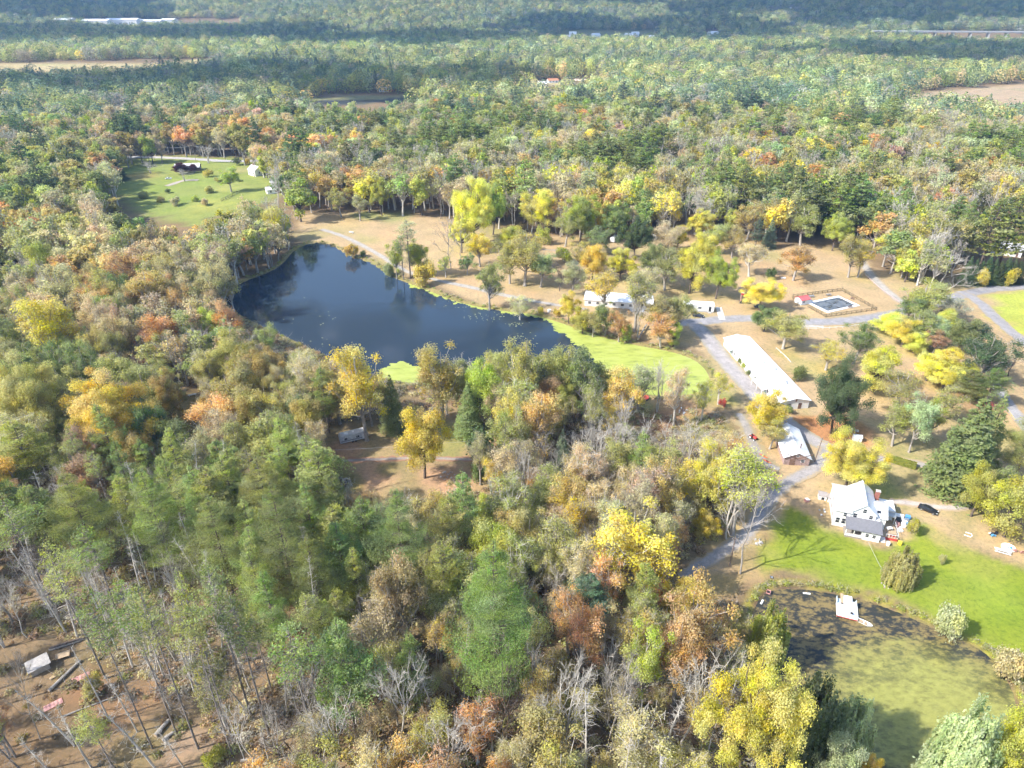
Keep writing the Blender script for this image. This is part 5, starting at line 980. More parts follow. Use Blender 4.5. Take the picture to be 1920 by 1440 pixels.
# --- vehicles
def car(label, loc, rz, paint, sc=1.0, kind='parked_car'):
    t = thing(kind, label, 'car', loc, rz); L, W = 4.6 * sc, 1.8 * sc
    prof = [(-2.3, .35), (-2.32, .72), (-2.15, .9), (-1.3, .96), (1.0, .95), (1.9, .82), (2.25, .68), (2.3, .36)]; V = []; F = []; yy = [(-.9, .9), (-.86, 1.0), (.86, 1.0), (.9, .9)]; n_ = len(prof)
    for y_, k_ in yy: V += [(x_ * k_ * sc if abs(x_) > 2 else x_ * sc, y_ * sc, (z_ if k_ == 1 else .35 + (z_ - .35) * .86) * sc) for x_, z_ in prof]
    for i in range(3): F += [(i * n_ + j, i * n_ + (j + 1) % n_, (i + 1) * n_ + (j + 1) % n_, (i + 1) * n_ + j) for j in range(n_)]
    F += [tuple(range(n_)), tuple(range(3 * n_, 4 * n_))[::-1]]; MB().poly(V, F).build('body', paint, t)
    a_ = [(-1.75, .95), (1.05, .94)]; b_ = [(-1.15, 1.42), (.35, 1.42)]; MB().poly([(a_[0][0] * sc, s * .8 * sc, a_[0][1] * sc) for s in (-1, 1)] + [(a_[1][0] * sc, s * .8 * sc, a_[1][1] * sc) for s in (1, -1)] + [(b_[0][0] * sc, s * .62 * sc, b_[0][1] * sc) for s in (-1, 1)] + [(b_[1][0] * sc, s * .62 * sc, b_[1][1] * sc) for s in (1, -1)], [(0, 1, 5, 4), (1, 2, 6, 5), (2, 3, 7, 6), (3, 0, 4, 7), (4, 5, 6, 7)]).build('windows', DARK, t); MB().box((-.4 * sc, 0, 1.43 * sc), (1.4 * sc, 1.2 * sc, .05 * sc)).build('roof', paint, t)
    for x_ in (-1.4, 1.45):
        for y_ in (-1, 1):
            w = MB().tube([(x_ * sc, y_ * .74 * sc, .33 * sc), (x_ * sc, y_ * .92 * sc, .33 * sc)], .33 * sc, 12).build('wheel', RUBBER, t); MB().tube([(x_ * sc, y_ * .90 * sc, .33 * sc), (x_ * sc, y_ * .935 * sc, .33 * sc)], .2 * sc, 8).build('rim', STEEL, w)
    for y_ in (-1, 1): MB().box((2.2 * sc, y_ * .62 * sc, .66 * sc), (.16 * sc, .35 * sc, .14 * sc)).build('headlight', WHITE, t); MB().box((-2.27 * sc, y_ * .68 * sc, .72 * sc), (.12 * sc, .3 * sc, .14 * sc)).build('tail_light', REDP, t)
    return t
BPAINT = M('black_car_paint', (.02, .021, .024), .18, var=.1, spec=.6); car('black sedan parked on the gravel beside the farmhouse', (109.4, 141.0), R(-42), BPAINT)
car('dark car parked before the white office trailer', G(1309, 594), R(-22), M('navy_car', (.03, .035, .05), .2, spec=.6)); car('dark green car half hidden by the golden flagpole maple', G(1396, 568), R(-10), M('green_car', (.025, .05, .04), .2, spec=.6)); car('dark car in shade beneath the golden flagpole maple', G(1424, 577), R(-15), M('blue_car', (.03, .04, .07), .2, spec=.6)); car('small white car on the upper left farm drive', G(316, 336), R(20), WHITE, .9)
def camper(label, loc, rz, L=7.5, W=2.5, H_=2.7, m=None):
    t = thing('camper_trailer', label, 'trailer', loc, rz); m = m or OFFW; MB().prism([(-L / 2, -W / 2, .55), (L / 2 - .7, -W / 2, .55), (L / 2, -W / 2, 1.3), (L / 2 - .15, -W / 2, H_ - .5), (L / 2 - .7, -W / 2, H_), (-L / 2 + .4, -W / 2, H_), (-L / 2, -W / 2, H_ - .4)], (0, W, 0)).build('body', m, t); B(t, 'stripe', M('grey_stripe', (.2, .2, .22), .5), ((-.2, -W / 2 - .015, 1.15), (L * .9, .03, .28)))
    for x_ in (-L * .3, L * .12): window(t, (x_, -W / 2, 1.85), 1.0, .7, 'y-')
    window(t, (L / 2 - .03, 0, 1.75), 1.2, .5, 'x+'); door(t, (L * .32, -W / 2, 1.5), .7, 1.8, 'y-', OFFW); B(t, 'roof_vent', WHITE, ((0, .1, H_ + .1), (.6, .6, .2))); B(t, 'air_conditioner', WHITE, ((-L * .25, 0, H_ + .14), (1.1, .8, .28)))
    for x_ in (-.6, .35):
        for y_ in (-1, 1): MB().tube([(x_, y_ * (W / 2 - .3), .36), (x_, y_ * (W / 2 - .05), .36)], .36, 10).build('wheel', RUBBER, t)
    B(t, 'hitch', STEEL, ((L / 2 + .45, 0, .5), (1.3, .12, .12))); return t
camper('silver camper trailer half hidden in the wood by the clearing', G(664, 825), R(24), 8.6, 2.5, 3.0, M('weathered_silver', (.5, .51, .53), .5, var=.3)); camper('white camper parked at the upper campground behind the green tree', G(1152, 452), R(60), 7); camper('small white camper under trees at the campground edge', G(1222, 450), R(20), 5.5); camper('white camper in trees behind the pool field', G(1350, 440), R(-20), 5)

# --- long white building, barn, hall, trailer
h = thing('long_building', 'long white low-roofed building beside the asphalt drive', 'building', (89.0, 214.8), R(7.2)); gable(h, -4.9, 4.9, -23.5, 23.5, 3.0, 4.1, 'y', WHITE, WROOF, .4)
for k in range(9): window(h, (-4.9, -19 + k * 4.6, 1.7), 1.1, 1.0, 'x-')
for y_ in (-12.6, 5.8, 16.5): door(h, (-4.9, y_, 1.05), 1.0, 2.1, 'x-', M('green_door', (.35, .5, .42), .6))
door(h, (1.8, -23.5, 1.1), 1.1, 2.1, 'y-'); window(h, (-2., -23.5, 1.7), 1.2, 1., 'y-'); MB().slab([(-7.0, 14.4, 2.35), (-4.95, 14.4, 2.75), (-4.95, 18.8, 2.75), (-7.0, 18.8, 2.35)], .08).build('awning', M('mint_awning', (.55, .66, .58), .6), h); MB().slab([(-7.2, -14.5, 2.3), (-4.95, -14.5, 2.75), (-4.95, -6.5, 2.75), (-7.2, -6.5, 2.3)], .1).build('porch_roof', M('pinkish_roof', (.62, .55, .53), .7), h)
for y_ in (-14.3, -10.5, -6.7): B(h, 'porch_post', WHITE, ((-7.05, y_, 1.1), (.12, .12, 2.3)))
for y_, x_ in ((-14, 1.6), (-12.9, 2.0), (1, .5), (9, -1.5), (-4, 2.4)): B(h, 'roof_vent', STEEL, ((x_, y_, 4.15), (.5, .35, .5)))
MB().box((0, -23.92, 3.55), (.5, .1, .9)).build('gable_trim', BROWN, h)
for i, (px, py, c, w) in enumerate(((1389, 684, 'green', 13), (1396, 692, 'yellowgreen', 13), (1406, 704, 'green', 13), (1416, 716, 'darkgreen', 9), (1426, 728, 'darkgreen', 9), (1478, 775, 'green', 16))):
    hero('shrub', c, px, py, py - w * .95, w, ['clipped green bush, first along the long building from its far end', 'clipped yellowish bush, second along the long building', 'clipped green bush, third along the long building', 'small dark clipped bush, fourth along the long building', 'small dark clipped bush, fifth along the long building', 'round green bush at the near corner of the long building'][i], group='bushes along the long building')
h = thing('barn', 'small gabled barn with white metal roof and brown stone front', 'barn', (82.7, 168.4), R(-7)); gable(h, -3.5, 3.5, -7.5, 7.5, 2.7, 4.4, 'y', PINKST, WROOF, .45); door(h, (-1.2, -7.5, 1.1), 1.5, 2.1, 'y-'); window(h, (1.6, -7.5, 1.6), .9, .8, 'y-'); window(h, (0, -7.5, 3.3), .6, .5, 'y-'); B(h, 'bargeboard', BROWN, ((-1.95, -7.97, 3.55), (4.25, .06, .22), 0, 0, R(25.9)), ((1.95, -7.97, 3.55), (4.25, .06, .22), 0, 0, R(-25.9))); B(h, 'stove_pipe', M('rusty_pipe', (.2, .12, .1), .8), ((1.2, -4.5, 4.8), (.2, .2, 1.5)))
for y_ in (-4, 0, 4): window(h, (3.5, y_, 1.5), .9, .8, 'x+')
for y_ in (-3, 3): window(h, (-3.5, y_, 1.5), .9, .8, 'x-')
h = thing('white_roofed_hall', 'long hall with white roof behind the trees of the pond shore', 'building', (46.2, 277.5), R(-10.5)); gable(h, -14.3, 14.3, -4.6, 4.6, 2.9, 3.9, 'x', OFFW, WROOF, .4)
for k in range(8): window(h, (-12.2 + k * 3.5, -4.6, 1.6), 1.2, 1.0, 'y-')
door(h, (8.0, -4.6, 1.05), 1.0, 2.1, 'y-', M('green_door')); B(h, 'porch_slab', CONC, ((8, -6, .1), (6, 2.6, .2)))
h = thing('office_trailer', 'white flat-roofed office trailer beside the road junction', 'trailer', (79.2, 271.0), R(-9)); B(h, 'wall', WHITE, ((0, 0, 1.75), (12.6, 4.2, 2.5))); B(h, 'roof', WROOF, ((0, 0, 3.08), (12.9, 4.5, .16))); B(h, 'skirting', M('skirt_grey', (.45, .45, .45), .8), ((0, 0, .25), (12.4, 4.0, .5))); door(h, (4.6, -2.1, 1.55), .9, 2.0, 'y-', BLACK); B(h, 'eave_strip', STEEL, ((0, -2.13, 2.2), (12.4, .05, .07)))
for x_ in (-4.2, 0.4): window(h, (x_, -2.1, 1.9), 1.3, .8, 'y-')
B(h, 'end_screen', M('dark_green_screen', (.08, .11, .1), .8), ((6.35, -.6, 1.5), (.06, 2.6, 2.2)))
for k in range(3): B(h, 'step', CONC, ((4.6, -2.5 - k * .3, .45 - k * .15), (1.3, .3, .1)))
x, y = G(1349, 585); t = tag(B(None, 'walkway', CONC, ((x, y - 1.5, .06), (2.6, 13, .1), R(-8))), kind='structure')

# --- swimming pool with fence and bathhouse
PR = R(24); px_, py_ = 139.2, 276.9; t = thing('swimming_pool', 'closed swimming pool with dark cover and white rim', 'pool', (px_, py_), PR); B(t, 'rim', M('pool_rim', (.72, .72, .72), .7, var=.06), ((0, 5.3, .1), (18.4, 1.3, .24)), ((0, -5.3, .1), (18.4, 1.3, .24)), ((-8.6, 0, .1), (1.3, 9.3, .235)), ((8.6, 0, .1), (1.3, 9.3, .235)))
m, n, l, b = mat('pool_cover'); tc = n.new('ShaderNodeTexCoord'); q = noise(n, .3, 5, .6, tc.outputs['Object'], l); r = ramp(n, l, q.outputs[0], [(.4, (.045, .05, .055)), (.55, (.13, .15, .17)), (.7, (.16, .17, .18))]); l.new(r.outputs[0], b.inputs['Base Color']); r2 = ramp(n, l, q.outputs[0], [(.4, (.12,) * 3), (.55, (.6,) * 3)]); l.new(r2.outputs[0], b.inputs['Roughness']); B(t, 'cover', m, ((0, 0, .06), (15.9, 9.3, .12)))
for x_ in (-5, 0, 5): B(t, 'cover_strap', M('strap', (.2, .22, .24), .8), ((x_, 0, .135), (.25, 9.2, .03)))
FCOL = M('olive_fence', (.16, .13, .075), .8, var=.2)
def fence(label, pts, h_, m, post=2.6, picket=.28, name='fence', rails=2):
    t = thing(name, label, 'fence', (0, 0, 0)); pick = MB()
    for (x1, y1), (x2, y2) in zip(pts[:-1], pts[1:]):
        L = math.hypot(x2 - x1, y2 - y1); a_ = math.atan2(y2 - y1, x2 - x1); k = max(1, round(L / post))
        for i in range(k): q = i / k; B(t, 'post', m, ((x1 + (x2 - x1) * q, y1 + (y2 - y1) * q, h_ / 2 + .05), (.12, .12, h_ + .1), a_))
        for j in range(rails): B(t, 'rail', m, (((x1 + x2) / 2, (y1 + y2) / 2, h_ * (.92 - .72 * j) if rails > 1 else h_ * .85), (L, .07, .1 if rails > 1 else .16), a_))
        if picket:
            for i in range(int(L / picket)): q = (i + .5) * picket / L; pick.box((x1 + (x2 - x1) * q, y1 + (y2 - y1) * q, h_ * .52), (.05, .035, h_ * .86), a_)
    if picket: pick.build('pickets', m, t)['kind'] = 'stuff'
    return t
fc = [(124.2, 284.4), (149.2, 292.2), (154.9, 270.5), (130.6, 263.4), (126.9, 274.0)]; fence('olive picket fence enclosing the swimming pool', fc, 1.5, FCOL); fence('short olive fence length closing the pool by the bathhouse', [(124.2, 284.4), (123.4, 281.6)], 1.5, FCOL)
h = thing('bathhouse', 'small white bathhouse with red roof at the pool corner', 'shed', (126.4, 278.6), R(22)); gable(h, -2.6, 2.0, -2.0, 2.0, 2.2, 3.1, 'x', WHITE, M('red_metal_roof', (.55, .13, .13), .5, var=.12), .3); window(h, (-1.2, -2.0, 1.4), .8, .6, 'y-'); door(h, (.6, -2.0, 1.05), .8, 1.9, 'y-', WHITE); B(h, 'pump_box', WHITE, ((2.9, -1.0, .7), (1.4, 1.6, 1.4)))
def bench(label, loc, rz, m=BROWN, L=1.7):
    t = thing('bench', label, 'bench', loc, rz); B(t, 'seat', m, ((0, 0, .45), (L, .42, .06))); B(t, 'backrest', m, ((0, .24, .72), (L, .05, .36)))
    for x_ in (-1, 1): B(t, 'leg', m, ((x_ * L * .4, 0, .21), (.08, .38, .42)))
bench('dark bench by the near rim of the pool', G(1594, 577), R(20), BROWN, 2.2); bench('dark bench by the far end of the pool', G(1598, 561), R(-60)); 
def table(label, loc, rz, m, L=1.8, benches=True, name='picnic_table', z=0):
    t = thing(name, label, 'table', (*loc, z), rz); B(t, 'top', m, ((0, 0, .74), (L, .75, .06)))
    for s in (-1, 1):
        if benches: B(t, 'bench', m, ((0, s * .68, .44), (L, .28, .05)))
        B(t, 'leg', m, ((s * L * .36, -.36, .37), (.09, .09, .78), 0, R(28))); B(t, 'leg', m, ((s * L * .36, .36, .37), (.09, .09, .78), 0, R(-28)))
    B(t, 'brace', m, ((0, 0, .42), (L * .72, .08, .08))); return t
table('grey picnic table on the grass inside the pool fence', G(1521, 557), R(10), STEEL, 2.4); table('grey picnic table behind the pool near the fence', G(1553, 554), R(10), STEEL, 2.2); table('white picnic table by the round farm trees', G(1879, 1036), R(-28), WHITE, 3.4, True); table('pale wooden table in the small glade of the left wood', G(361, 743), R(20), OFFW, 2.6, False, 'garden_table'); table('white picnic table in front of the orange tree by the pool field', G(1468, 523), R(0), WHITE, 2.4); table('pale picnic table beside the gravel footpath of the pond', G(659, 437), R(-20), OFFW, 2.6)
t = thing('kiddie_pool', 'round white wading pool heaped with things by the picnic table', 'pool', G(1890, 1028), .3); MB().lathe((0, 0, 0), [(1.5, 0), (1.6, .35), (1.5, .38), (1.4, .1)], 18).build('basin', WHITE, t); B(t, 'toy', BLUE, ((.5, -.3, .35), (.6, .4, .3), .4)); B(t, 'toy', WHITE, ((-.5, .3, .45), (.7, .6, .5), .8))
for i, (px, py, lab) in enumerate(((1901, 1034, 'faded red garden chair nearer the white picnic table'), (1914, 1037, 'faded red garden chair beside the photo edge'))):
    t = thing('garden_chair', lab, 'chair', G(px, py), R(160 + i * 20), 'red garden chairs'); B(t, 'seat', PINKP, ((0, 0, .38), (.62, .6, .06), 0, R(6))); B(t, 'backrest', PINKP, ((0, .36, .78), (.62, .06, .85), 0, R(-18)))
    for s in (-1, 1): B(t, 'armrest', PINKP, ((s * .38, 0, .6), (.12, .7, .05))); B(t, 'leg', PINKP, ((s * .34, -.28, .3), (.07, .07, .6))); B(t, 'leg', PINKP, ((s * .34, .28, .25), (.07, .07, .5)))
t = thing('pipe_frame', 'bent white pipe lying on the tan grass near the sedan', 'pipe', G(1815, 1003), R(-30)); MB().tube([(-.9, -.6, .12), (.6, -.7, .12), (.9, 0, .12), (.7, .7, .12), (-.6, .7, .12)], .1, 6).build('tube', WHITE, t)
t = thing('flagpole', 'flagpole with red white and blue flag beside the golden maple', 'flag', G(1386, 570), R(-10)); MB().tube([(0, 0, 0), (0, 0, 6.2)], [.07, .04], 8).build('pole', STEEL, t); MB().lathe((0, 0, 6.15), [(.02, 0), (.1, .08), (.02, .18)], 8).build('finial', STEEL, t)
for k in range(4): MB().prism([(.05, .02 * math.sin(k), 6.0 - k * .42), (1.5, .15, 5.7 - k * .42), (1.5, .15, 5.3 - k * .42), (.05, 0, 5.58 - k * .42)], (0, .03, 0)).build('flag_stripe', [BLUE, WHITE, REDP, REDP][k], t)
MB().prism([(.02, -.02, 4.4), (.5, -.05, 4.2), (.45, -.05, 1.2), (.0, -.02, 1.4)], (0, .03, 0)).build('banner', PINKP, t)
# --- rails and kerb fences along the roads
def rail(label, pts, m, h_=.75): return fence(label, pts, h_, m, 3.2, 0, 'guard_rail', 1)
rail('low white rail along the lower side of the pool road', GP((1487, 617), (1530, 618), (1580, 615), (1625, 609), (1660, 603)), WHITE); rail('reddish white rail along the gravel road above the pool', GP((1622, 517), (1650, 543), (1688, 570)), M('pink_rail', (.6, .45, .42), .7)); rail('yellow rail along the grey road by the dark pine', GP((1864, 736), (1882, 762), (1902, 790)), M('yellow_rail', (.6, .48, .2), .7)); rail('thin grey rail in the grass behind the long building', GP((1455, 655), (1472, 670), (1483, 682)), OFFW)
# --- floating dock on the small pond, boat, planks
h = thing('pond_dock', 'white swimming dock with red skirt standing in the small pond', 'dock', (*G(1587, 1148), WATER_Z), R(-20)); B(h, 'platform', WHITE, ((0, 0, .62), (4.3, 3.7, .14))); B(h, 'skirt', REDP, ((0, -1.87, .46), (4.3, .06, .2)))
for x_ in (-2.0, -.7, .7, 2.0): B(h, 'post', TANW, ((x_, -1.7, .2), (.14, .14, 1.1)))
for x_ in (-2.0, 2.0): B(h, 'side_wall', M('pale_blue', (.58, .66, .68), .6), ((x_, 2.6, .95), (.12, 1.6, .8)), ((x_ * .78, 2.6, .66), (.9, 1.6, .08)))
B(h, 'gangway', M('grey_white', (.62, .63, .64), .7), ((.4, 3.3, .68), (1.9, 3.0, .1))); B(h, 'cabinet', WHITE, ((.5, 3.6, 1.0), (1.3, 1.2, .7))); B(h, 'steps', TANW, ((-.85, 3.6, .75), (.6, 2.6, .12), 0, R(8)))
B(h, 'rail', WHITE, ((-2.1, 0, 1.15), (.06, 3.6, .06)), ((2.1, 0, 1.15), (.06, 3.6, .06)), *[((s * 2.1, -1.7 + k * .85, .9), (.05, .05, .5)) for s in (-1, 1) for k in range(5)])
t = thing('grill', 'small dark grill at the front of the white dock', 'grill', (*G(1595, 1155), WATER_Z + .69), .4); MB().lathe((0, 0, .35), [(.08, 0), (.3, .12), (.32, .25), (.2, .38), (.05, .42)], 12).build('bowl', BLACK, t)
for k in range(3): MB().tube([(.18 * math.cos(k * 2.1), .18 * math.sin(k * 2.1), .4), (.3 * math.cos(k * 2.1), .3 * math.sin(k * 2.1), 0)], .025, 5).build('leg', BLACK, t)
x, y = G(1620, 1166); t = thing('rowing_boat', 'flat white boat with brown thwarts moored at the dock', 'boat', (x, y, WATER_Z - .08), R(-38)); MB().poly([(-1.5, -.42, 0), (1.0, -.45, 0), (1.5, -.15, 0), (1.5, .15, 0), (1.0, .45, 0), (-1.5, .42, 0)] + [(-1.6, -.55, .4), (1.05, -.58, .4), (1.75, -.18, .42), (1.75, .18, .42), (1.05, .58, .4), (-1.6, .55, .4)], [(0, 1, 2, 3, 4, 5), *[(i, (i + 1) % 6, 6 + (i + 1) % 6, 6 + i) for i in range(6)]]).build('hull', WHITE, t); B(t, 'deck', WHITE, ((1.1, 0, .36), (.7, .7, .04)), ((0, 0, .36), (.25, 1.0, .04)), ((-1.5, 0, .36), (.2, 1.0, .04))); B(t, 'well', TANW, ((.5, 0, .34), (.75, .7, .04)), ((-.75, 0, .34), (1.1, .75, .04)))
for px, py, r_, lab, m_, L in ((1513, 1111, -8, 'white plank floating at the top edge of the small pond', WHITE, 1.6), (1429, 1127, 55, 'white plank on the mud at the small pond corner', WHITE, 1.4)): tag(B(None, 'plank', m_, ((*G(px, py), WATER_Z + .08), (L, .4, .12), R(r_))), lab, 'plank')
t = thing('box_trap', 'small pinkish crate with dark opening at the small pond corner', 'crate', (*G(1441, 1110), -.25), R(-30)); B(t, 'frame', PINKP, ((-.4, 0, .3), (.1, .9, .6)), ((.4, 0, .3), (.1, .9, .6)), ((0, .42, .3), (.7, .06, .6)), ((0, -.42, .15), (.7, .06, .3))); B(t, 'dark_fill', BLACK, ((0, 0, .2), (.68, .76, .1)))  # black slab set inside the crate makes its opening dark
t = thing('lounge_chair', 'grey lounge chair on the tan bank of the small pond', 'chair', G(1446, 1084), R(-15)); B(t, 'seat', STEEL, ((0, 0, .35), (.6, .6, .06))); B(t, 'backrest', STEEL, ((-.32, 0, .62), (.06, .6, .6), 0, 0, R(-25)))
for a_ in (-1, 1):
    for b_ in (-1, 1): B(t, 'leg', STEEL, ((a_ * .25, b_ * .25, .17), (.05, .05, .34)))
t = debris('rock_heap', 'pale rocks on the bank corner of the small pond', 'rocks', G(1435, 1097), [CONC, PINKST], 7, .6, 12, .45)
# --- poles and wires
WPOLE = M('pole_wood', (.2, .15, .12), .9, var=.3)
def pole(label, base, h_, lean=(0, 0), arm=True):
    t = thing('utility_pole', label, 'pole', base, .2); MB().tube([(0, 0, -.2), (lean[0] * .5, lean[1] * .5, h_ * .5), (lean[0], lean[1], h_)], [.16, .14, .11], 8).build('shaft', WPOLE, t)
    if arm:
        B(t, 'crossarm', WPOLE, ((lean[0], lean[1], h_ - .6), (1.8, .1, .12)))
        for x_ in (-.75, 0, .75): MB().lathe((lean[0] + x_, lean[1], h_ - .54), [(.03, 0), (.06, .06), (.03, .16)], 6).build('insulator', CONC, t)
    return t
def wire(label, a_, b_, sag=.6, r_=.03): 
    pts = [(a_[0] + (b_[0] - a_[0]) * k / 10, a_[1] + (b_[1] - a_[1]) * k / 10, a_[2] + (b_[2] - a_[2]) * k / 10 - sag * 4 * (k / 10) * (1 - k / 10)) for k in range(11)]; return tag(MB().tube(pts, r_, 4).build('cable', M('cable_grey', (.35, .35, .35), .6), None), label, 'cable')
pole('wooden utility pole beside the leafless lawn tree', G(1368, 1060), 9.0); pole('brown leaning pole at the corner of the barn', G(1527, 866), 8.0, (1.3, .8), False); fp = [G(368, 304), G(445, 308), G(423, 300), G(290, 300)]
for i, p in enumerate(fp): pole(['utility pole above the upper left farmhouse', 'tall utility pole at the country road junction', 'short utility pole beyond the country road', 'utility pole at the wood by the country road'][i], p, [13, 12, 7, 11][i])
wire('overhead wire along the country road from wood to farmhouse', (*fp[3], 10.6), (*fp[0], 12.4), 1.5, .06); wire('overhead wire along the country road past the farmhouse', (*fp[0], 12.4), (*fp[1], 11.4), 1.2, .06); wire('pale cable running from the farmhouse porch down to the lawn', HL(6.6, -3.3, 2.6), (*G(1655, 1072), .2), .2, .04); wire('thin wire crossing the leaf-strewn clearing', (*G(560, 875), 5.5), (*G(940, 850), 5.5), .7, .025)
# --- odds and ends
t = thing('tractor', 'small red tractor parked on the grey yard by the barn', 'tractor', G(1412, 823), R(-60)); B(t, 'hood', REDP, ((.6, 0, .85), (1.2, .6, .5))); B(t, 'frame', BLACK, ((0, 0, .6), (2.2, .4, .25))); B(t, 'seat', BLACK, ((-.5, 0, 1.0), (.45, .5, .12)), ((-.72, 0, 1.25), (.1, .5, .4))); B(t, 'fender', REDP, ((-.6, .55, 1.05), (.8, .3, .08)), ((-.6, -.55, 1.05), (.8, .3, .08))); MB().tube([(.1, 0, 1.1), (-.15, 0, 1.45)], .04, 6).build('steering_column', BLACK, t)
for x_, r_ in ((-.6, .55), (.95, .32)):
    for s in (-1, 1): w = MB().tube([(x_, s * .5, r_), (x_, s * .78, r_)], r_, 14).build('wheel', RUBBER, t); MB().tube([(x_, s * .76, r_), (x_, s * .8, r_)], r_ * .55, 8).build('rim', WHITE, w)
ORG = M('orange_plastic', (.65, .13, .06), .45)
for px, py, lab, a_ in ((1431, 856, 'orange kayak lying under trees by the barn, farther one', -50), (1438, 866, 'orange kayak lying under trees by the barn, nearer one', -50)):
    t = thing('kayak', lab, 'kayak', G(px, py), R(a_)); MB().poly([(-1.5, 0, .3)] + [p for x_, w in ((-.9, .3), (0, .38), (.9, .3)) for p in ((x_, -w, .28), (x_, 0, .02), (x_, w, .28), (x_, 0, .36))] + [(1.5, 0, .3)], [(0, 1, 2), (0, 2, 3), (0, 3, 4), (0, 4, 1)] + [(1 + 4 * i + j, 1 + 4 * i + (j + 1) % 4, 5 + 4 * i + (j + 1) % 4, 5 + 4 * i + j) for i in range(2) for j in range(4)] + [(13, 10, 9), (13, 11, 10), (13, 12, 11), (13, 9, 12)]).build('hull', ORG, t); B(t, 'cockpit', BLACK, ((0, 0, .36), (.7, .36, .03)))
t = thing('garden_tub', 'dark blue tub with red rim below the lime pond end', 'tub', G(1207, 748), R(4)); MB().lathe((0, 0, 0), [(1.5, 0), (1.7, .7), (1.6, .75), (1.5, .2)], 18).build('basin', M('dark_blue', (.04, .08, .16), .4), t); MB().lathe((0, 0, .72), [(1.62, 0), (1.75, .05), (1.62, .1)], 18).build('rim', REDP, t)
hero('shrub', 'red', 1354, 762, 747, 15, 'bright red little bush on the grass by the lime pond'); hero('shrub', 'red', 1843, 776, 754, 22, 'bright red bush near the grey road'); hero('shrub', 'tan', 1764, 1056, 1040, 16, 'tiny tan shrub on the bright lawn'); hero('shrub', 'darkgreen', 1831, 752, 735, 18, 'small dark evergreen near the red roadside bush')
h = thing('garden_shed', 'small white shed on tan grass by the big pine', 'shed', G(1606, 826), R(-15)); gable(h, -1.2, 1.2, -.9, .9, 1.5, 1.9, 'x', WHITE, WROOF, .1); door(h, (0, -.9, .75), .8, 1.4, 'y-', OFFW)
tag(B(None, 'litter_bin', WHITE, ((*G(1030, 585), .55), (1.2, .9, 1.1), .3), ((*G(1030, 585), 1.13), (1.3, 1.0, .08), .3)), 'white box bin on the pond bank between golden bushes', 'bin')
# hedge
x1, y1 = G(1660, 862); x2, y2 = G(1716, 878); rg = np.random.default_rng(4); L = math.hypot(x2 - x1, y2 - y1); k = 5200; P = np.stack([rg.uniform(-L / 2, L / 2, k), rg.choice([-1, 1], k) * (.95 - .35 * rg.uniform(0, 1, k) ** 3), rg.uniform(.05, 1.5, k)], 1); top = rg.uniform(0, 1, k) < .5; P[top, 1] = rg.uniform(-.95, .95, top.sum()); P[top, 2] = 1.5 + rg.normal(size=top.sum()) * .08; N = np.stack([rg.normal(size=k) * .4, np.where(top, 0, np.sign(P[:, 1])), np.where(top, 1, .2)], 1)
t = thing('hedge', 'clipped yellow-green hedge along the gravel drive', 'hedge', ((x1 + x2) / 2, (y1 + y2) / 2), math.atan2(y2 - y1, x2 - x1)); o = mobj('foliage', leaf_mesh('hedge', leaf_quads(rg, P, N + rg.normal(size=(k, 3)) * .4, .17), rg, [LEAF]), t); o.color = (.3, .32, .05, 1); tv = tubes([(np.array([[a_, 0, 0], [a_ + .1, .1, .7], [a_, 0, 1.3]]), [.08, .06, .03]) for a_ in np.arange(-L / 2 + .3, L / 2, .7)], 5); mobj('stem', np_mesh('hedge_stem', *tv, BARK), t)
# --- old shed, wood pile and logs in the lower left wood
h = thing('plywood_shed', 'weathered plywood shed with sloping grey roof in the lower left wood', 'shed', (-95.4, 92.4), R(42)); MB().prism([(-1.6, -1.1, 0), (1.6, -1.1, 0), (1.6, -1.1, 1.7), (-1.6, -1.1, 1.7)], (0, 2.2, 0)).build('wall', M('plywood', (.36, .32, .27), .9, var=.25), h); MB().slab([(-2.0, -1.5, 1.75), (2.0, -1.5, 1.75), (2.0, 1.5, 2.15), (-2.0, 1.5, 2.15)], .1).build('roof', M('old_roof', (.4, .37, .34), .9, var=.3), h); B(h, 'doorway', BLACK, ((1.62, 0, .8), (.06, 1.2, 1.4)))
t = thing('plank_table', 'low board platform beside the plywood shed', 'platform', (-92.4, 95.3), R(25)); B(t, 'top', TANW, ((0, 0, .7), (2.6, 1.6, .1)))
for a_ in (-1, 1):
    for b_ in (-1, 1): B(t, 'leg', WOOD, ((a_ * 1.1, b_ * .6, .33), (.12, .12, .66)))
tag(B(None, 'plank', TANW, ((-91.6, 90.6, .12), (1.6, .6, .2), R(50))), 'short tan board lying below the plywood shed', 'plank')
def log(label, a_, b_, r_, z=None, group=None): z = r_ if z is None else z; t = thing('log', label, 'log', a_, 0, group); d = (b_[0] - a_[0], b_[1] - a_[1]); MB().tube([(0, 0, z), (d[0] * .5, d[1] * .5, z + .05), (d[0], d[1], z)], [r_ * 1.1, r_, r_ * .85], 9).build('bark', GREYB, t); q = unit(np.array([d[0], d[1], 0.])); MB().tube([(-q[0] * .02, -q[1] * .02, z), (q[0] * .05, q[1] * .05, z)], r_ * 1.0, 9).build('cut_end', TANW, t); return t
log('long fallen log pointing from the shed toward the bottom', G(92, 1298), G(152, 1240), .32); log('dark fallen log crossing the leaf litter at lower left', G(115, 1345), G(235, 1300), .14); log('thick pale log on the heap by the earth bank', G(292, 1382), G(318, 1352), .4); log('thick log lying against the heap by the earth bank', G(305, 1390), G(330, 1372), .32); log('white thin log on the earth bank between slim pines', G(405, 1362), G(432, 1384), .18); log('pale log among brush at the bottom of the wood', G(452, 1428), G(490, 1420), .25); log('fallen pale trunk below the lime pond end hall trees', G(1196, 640), G(1212, 612), .35, 1.0)
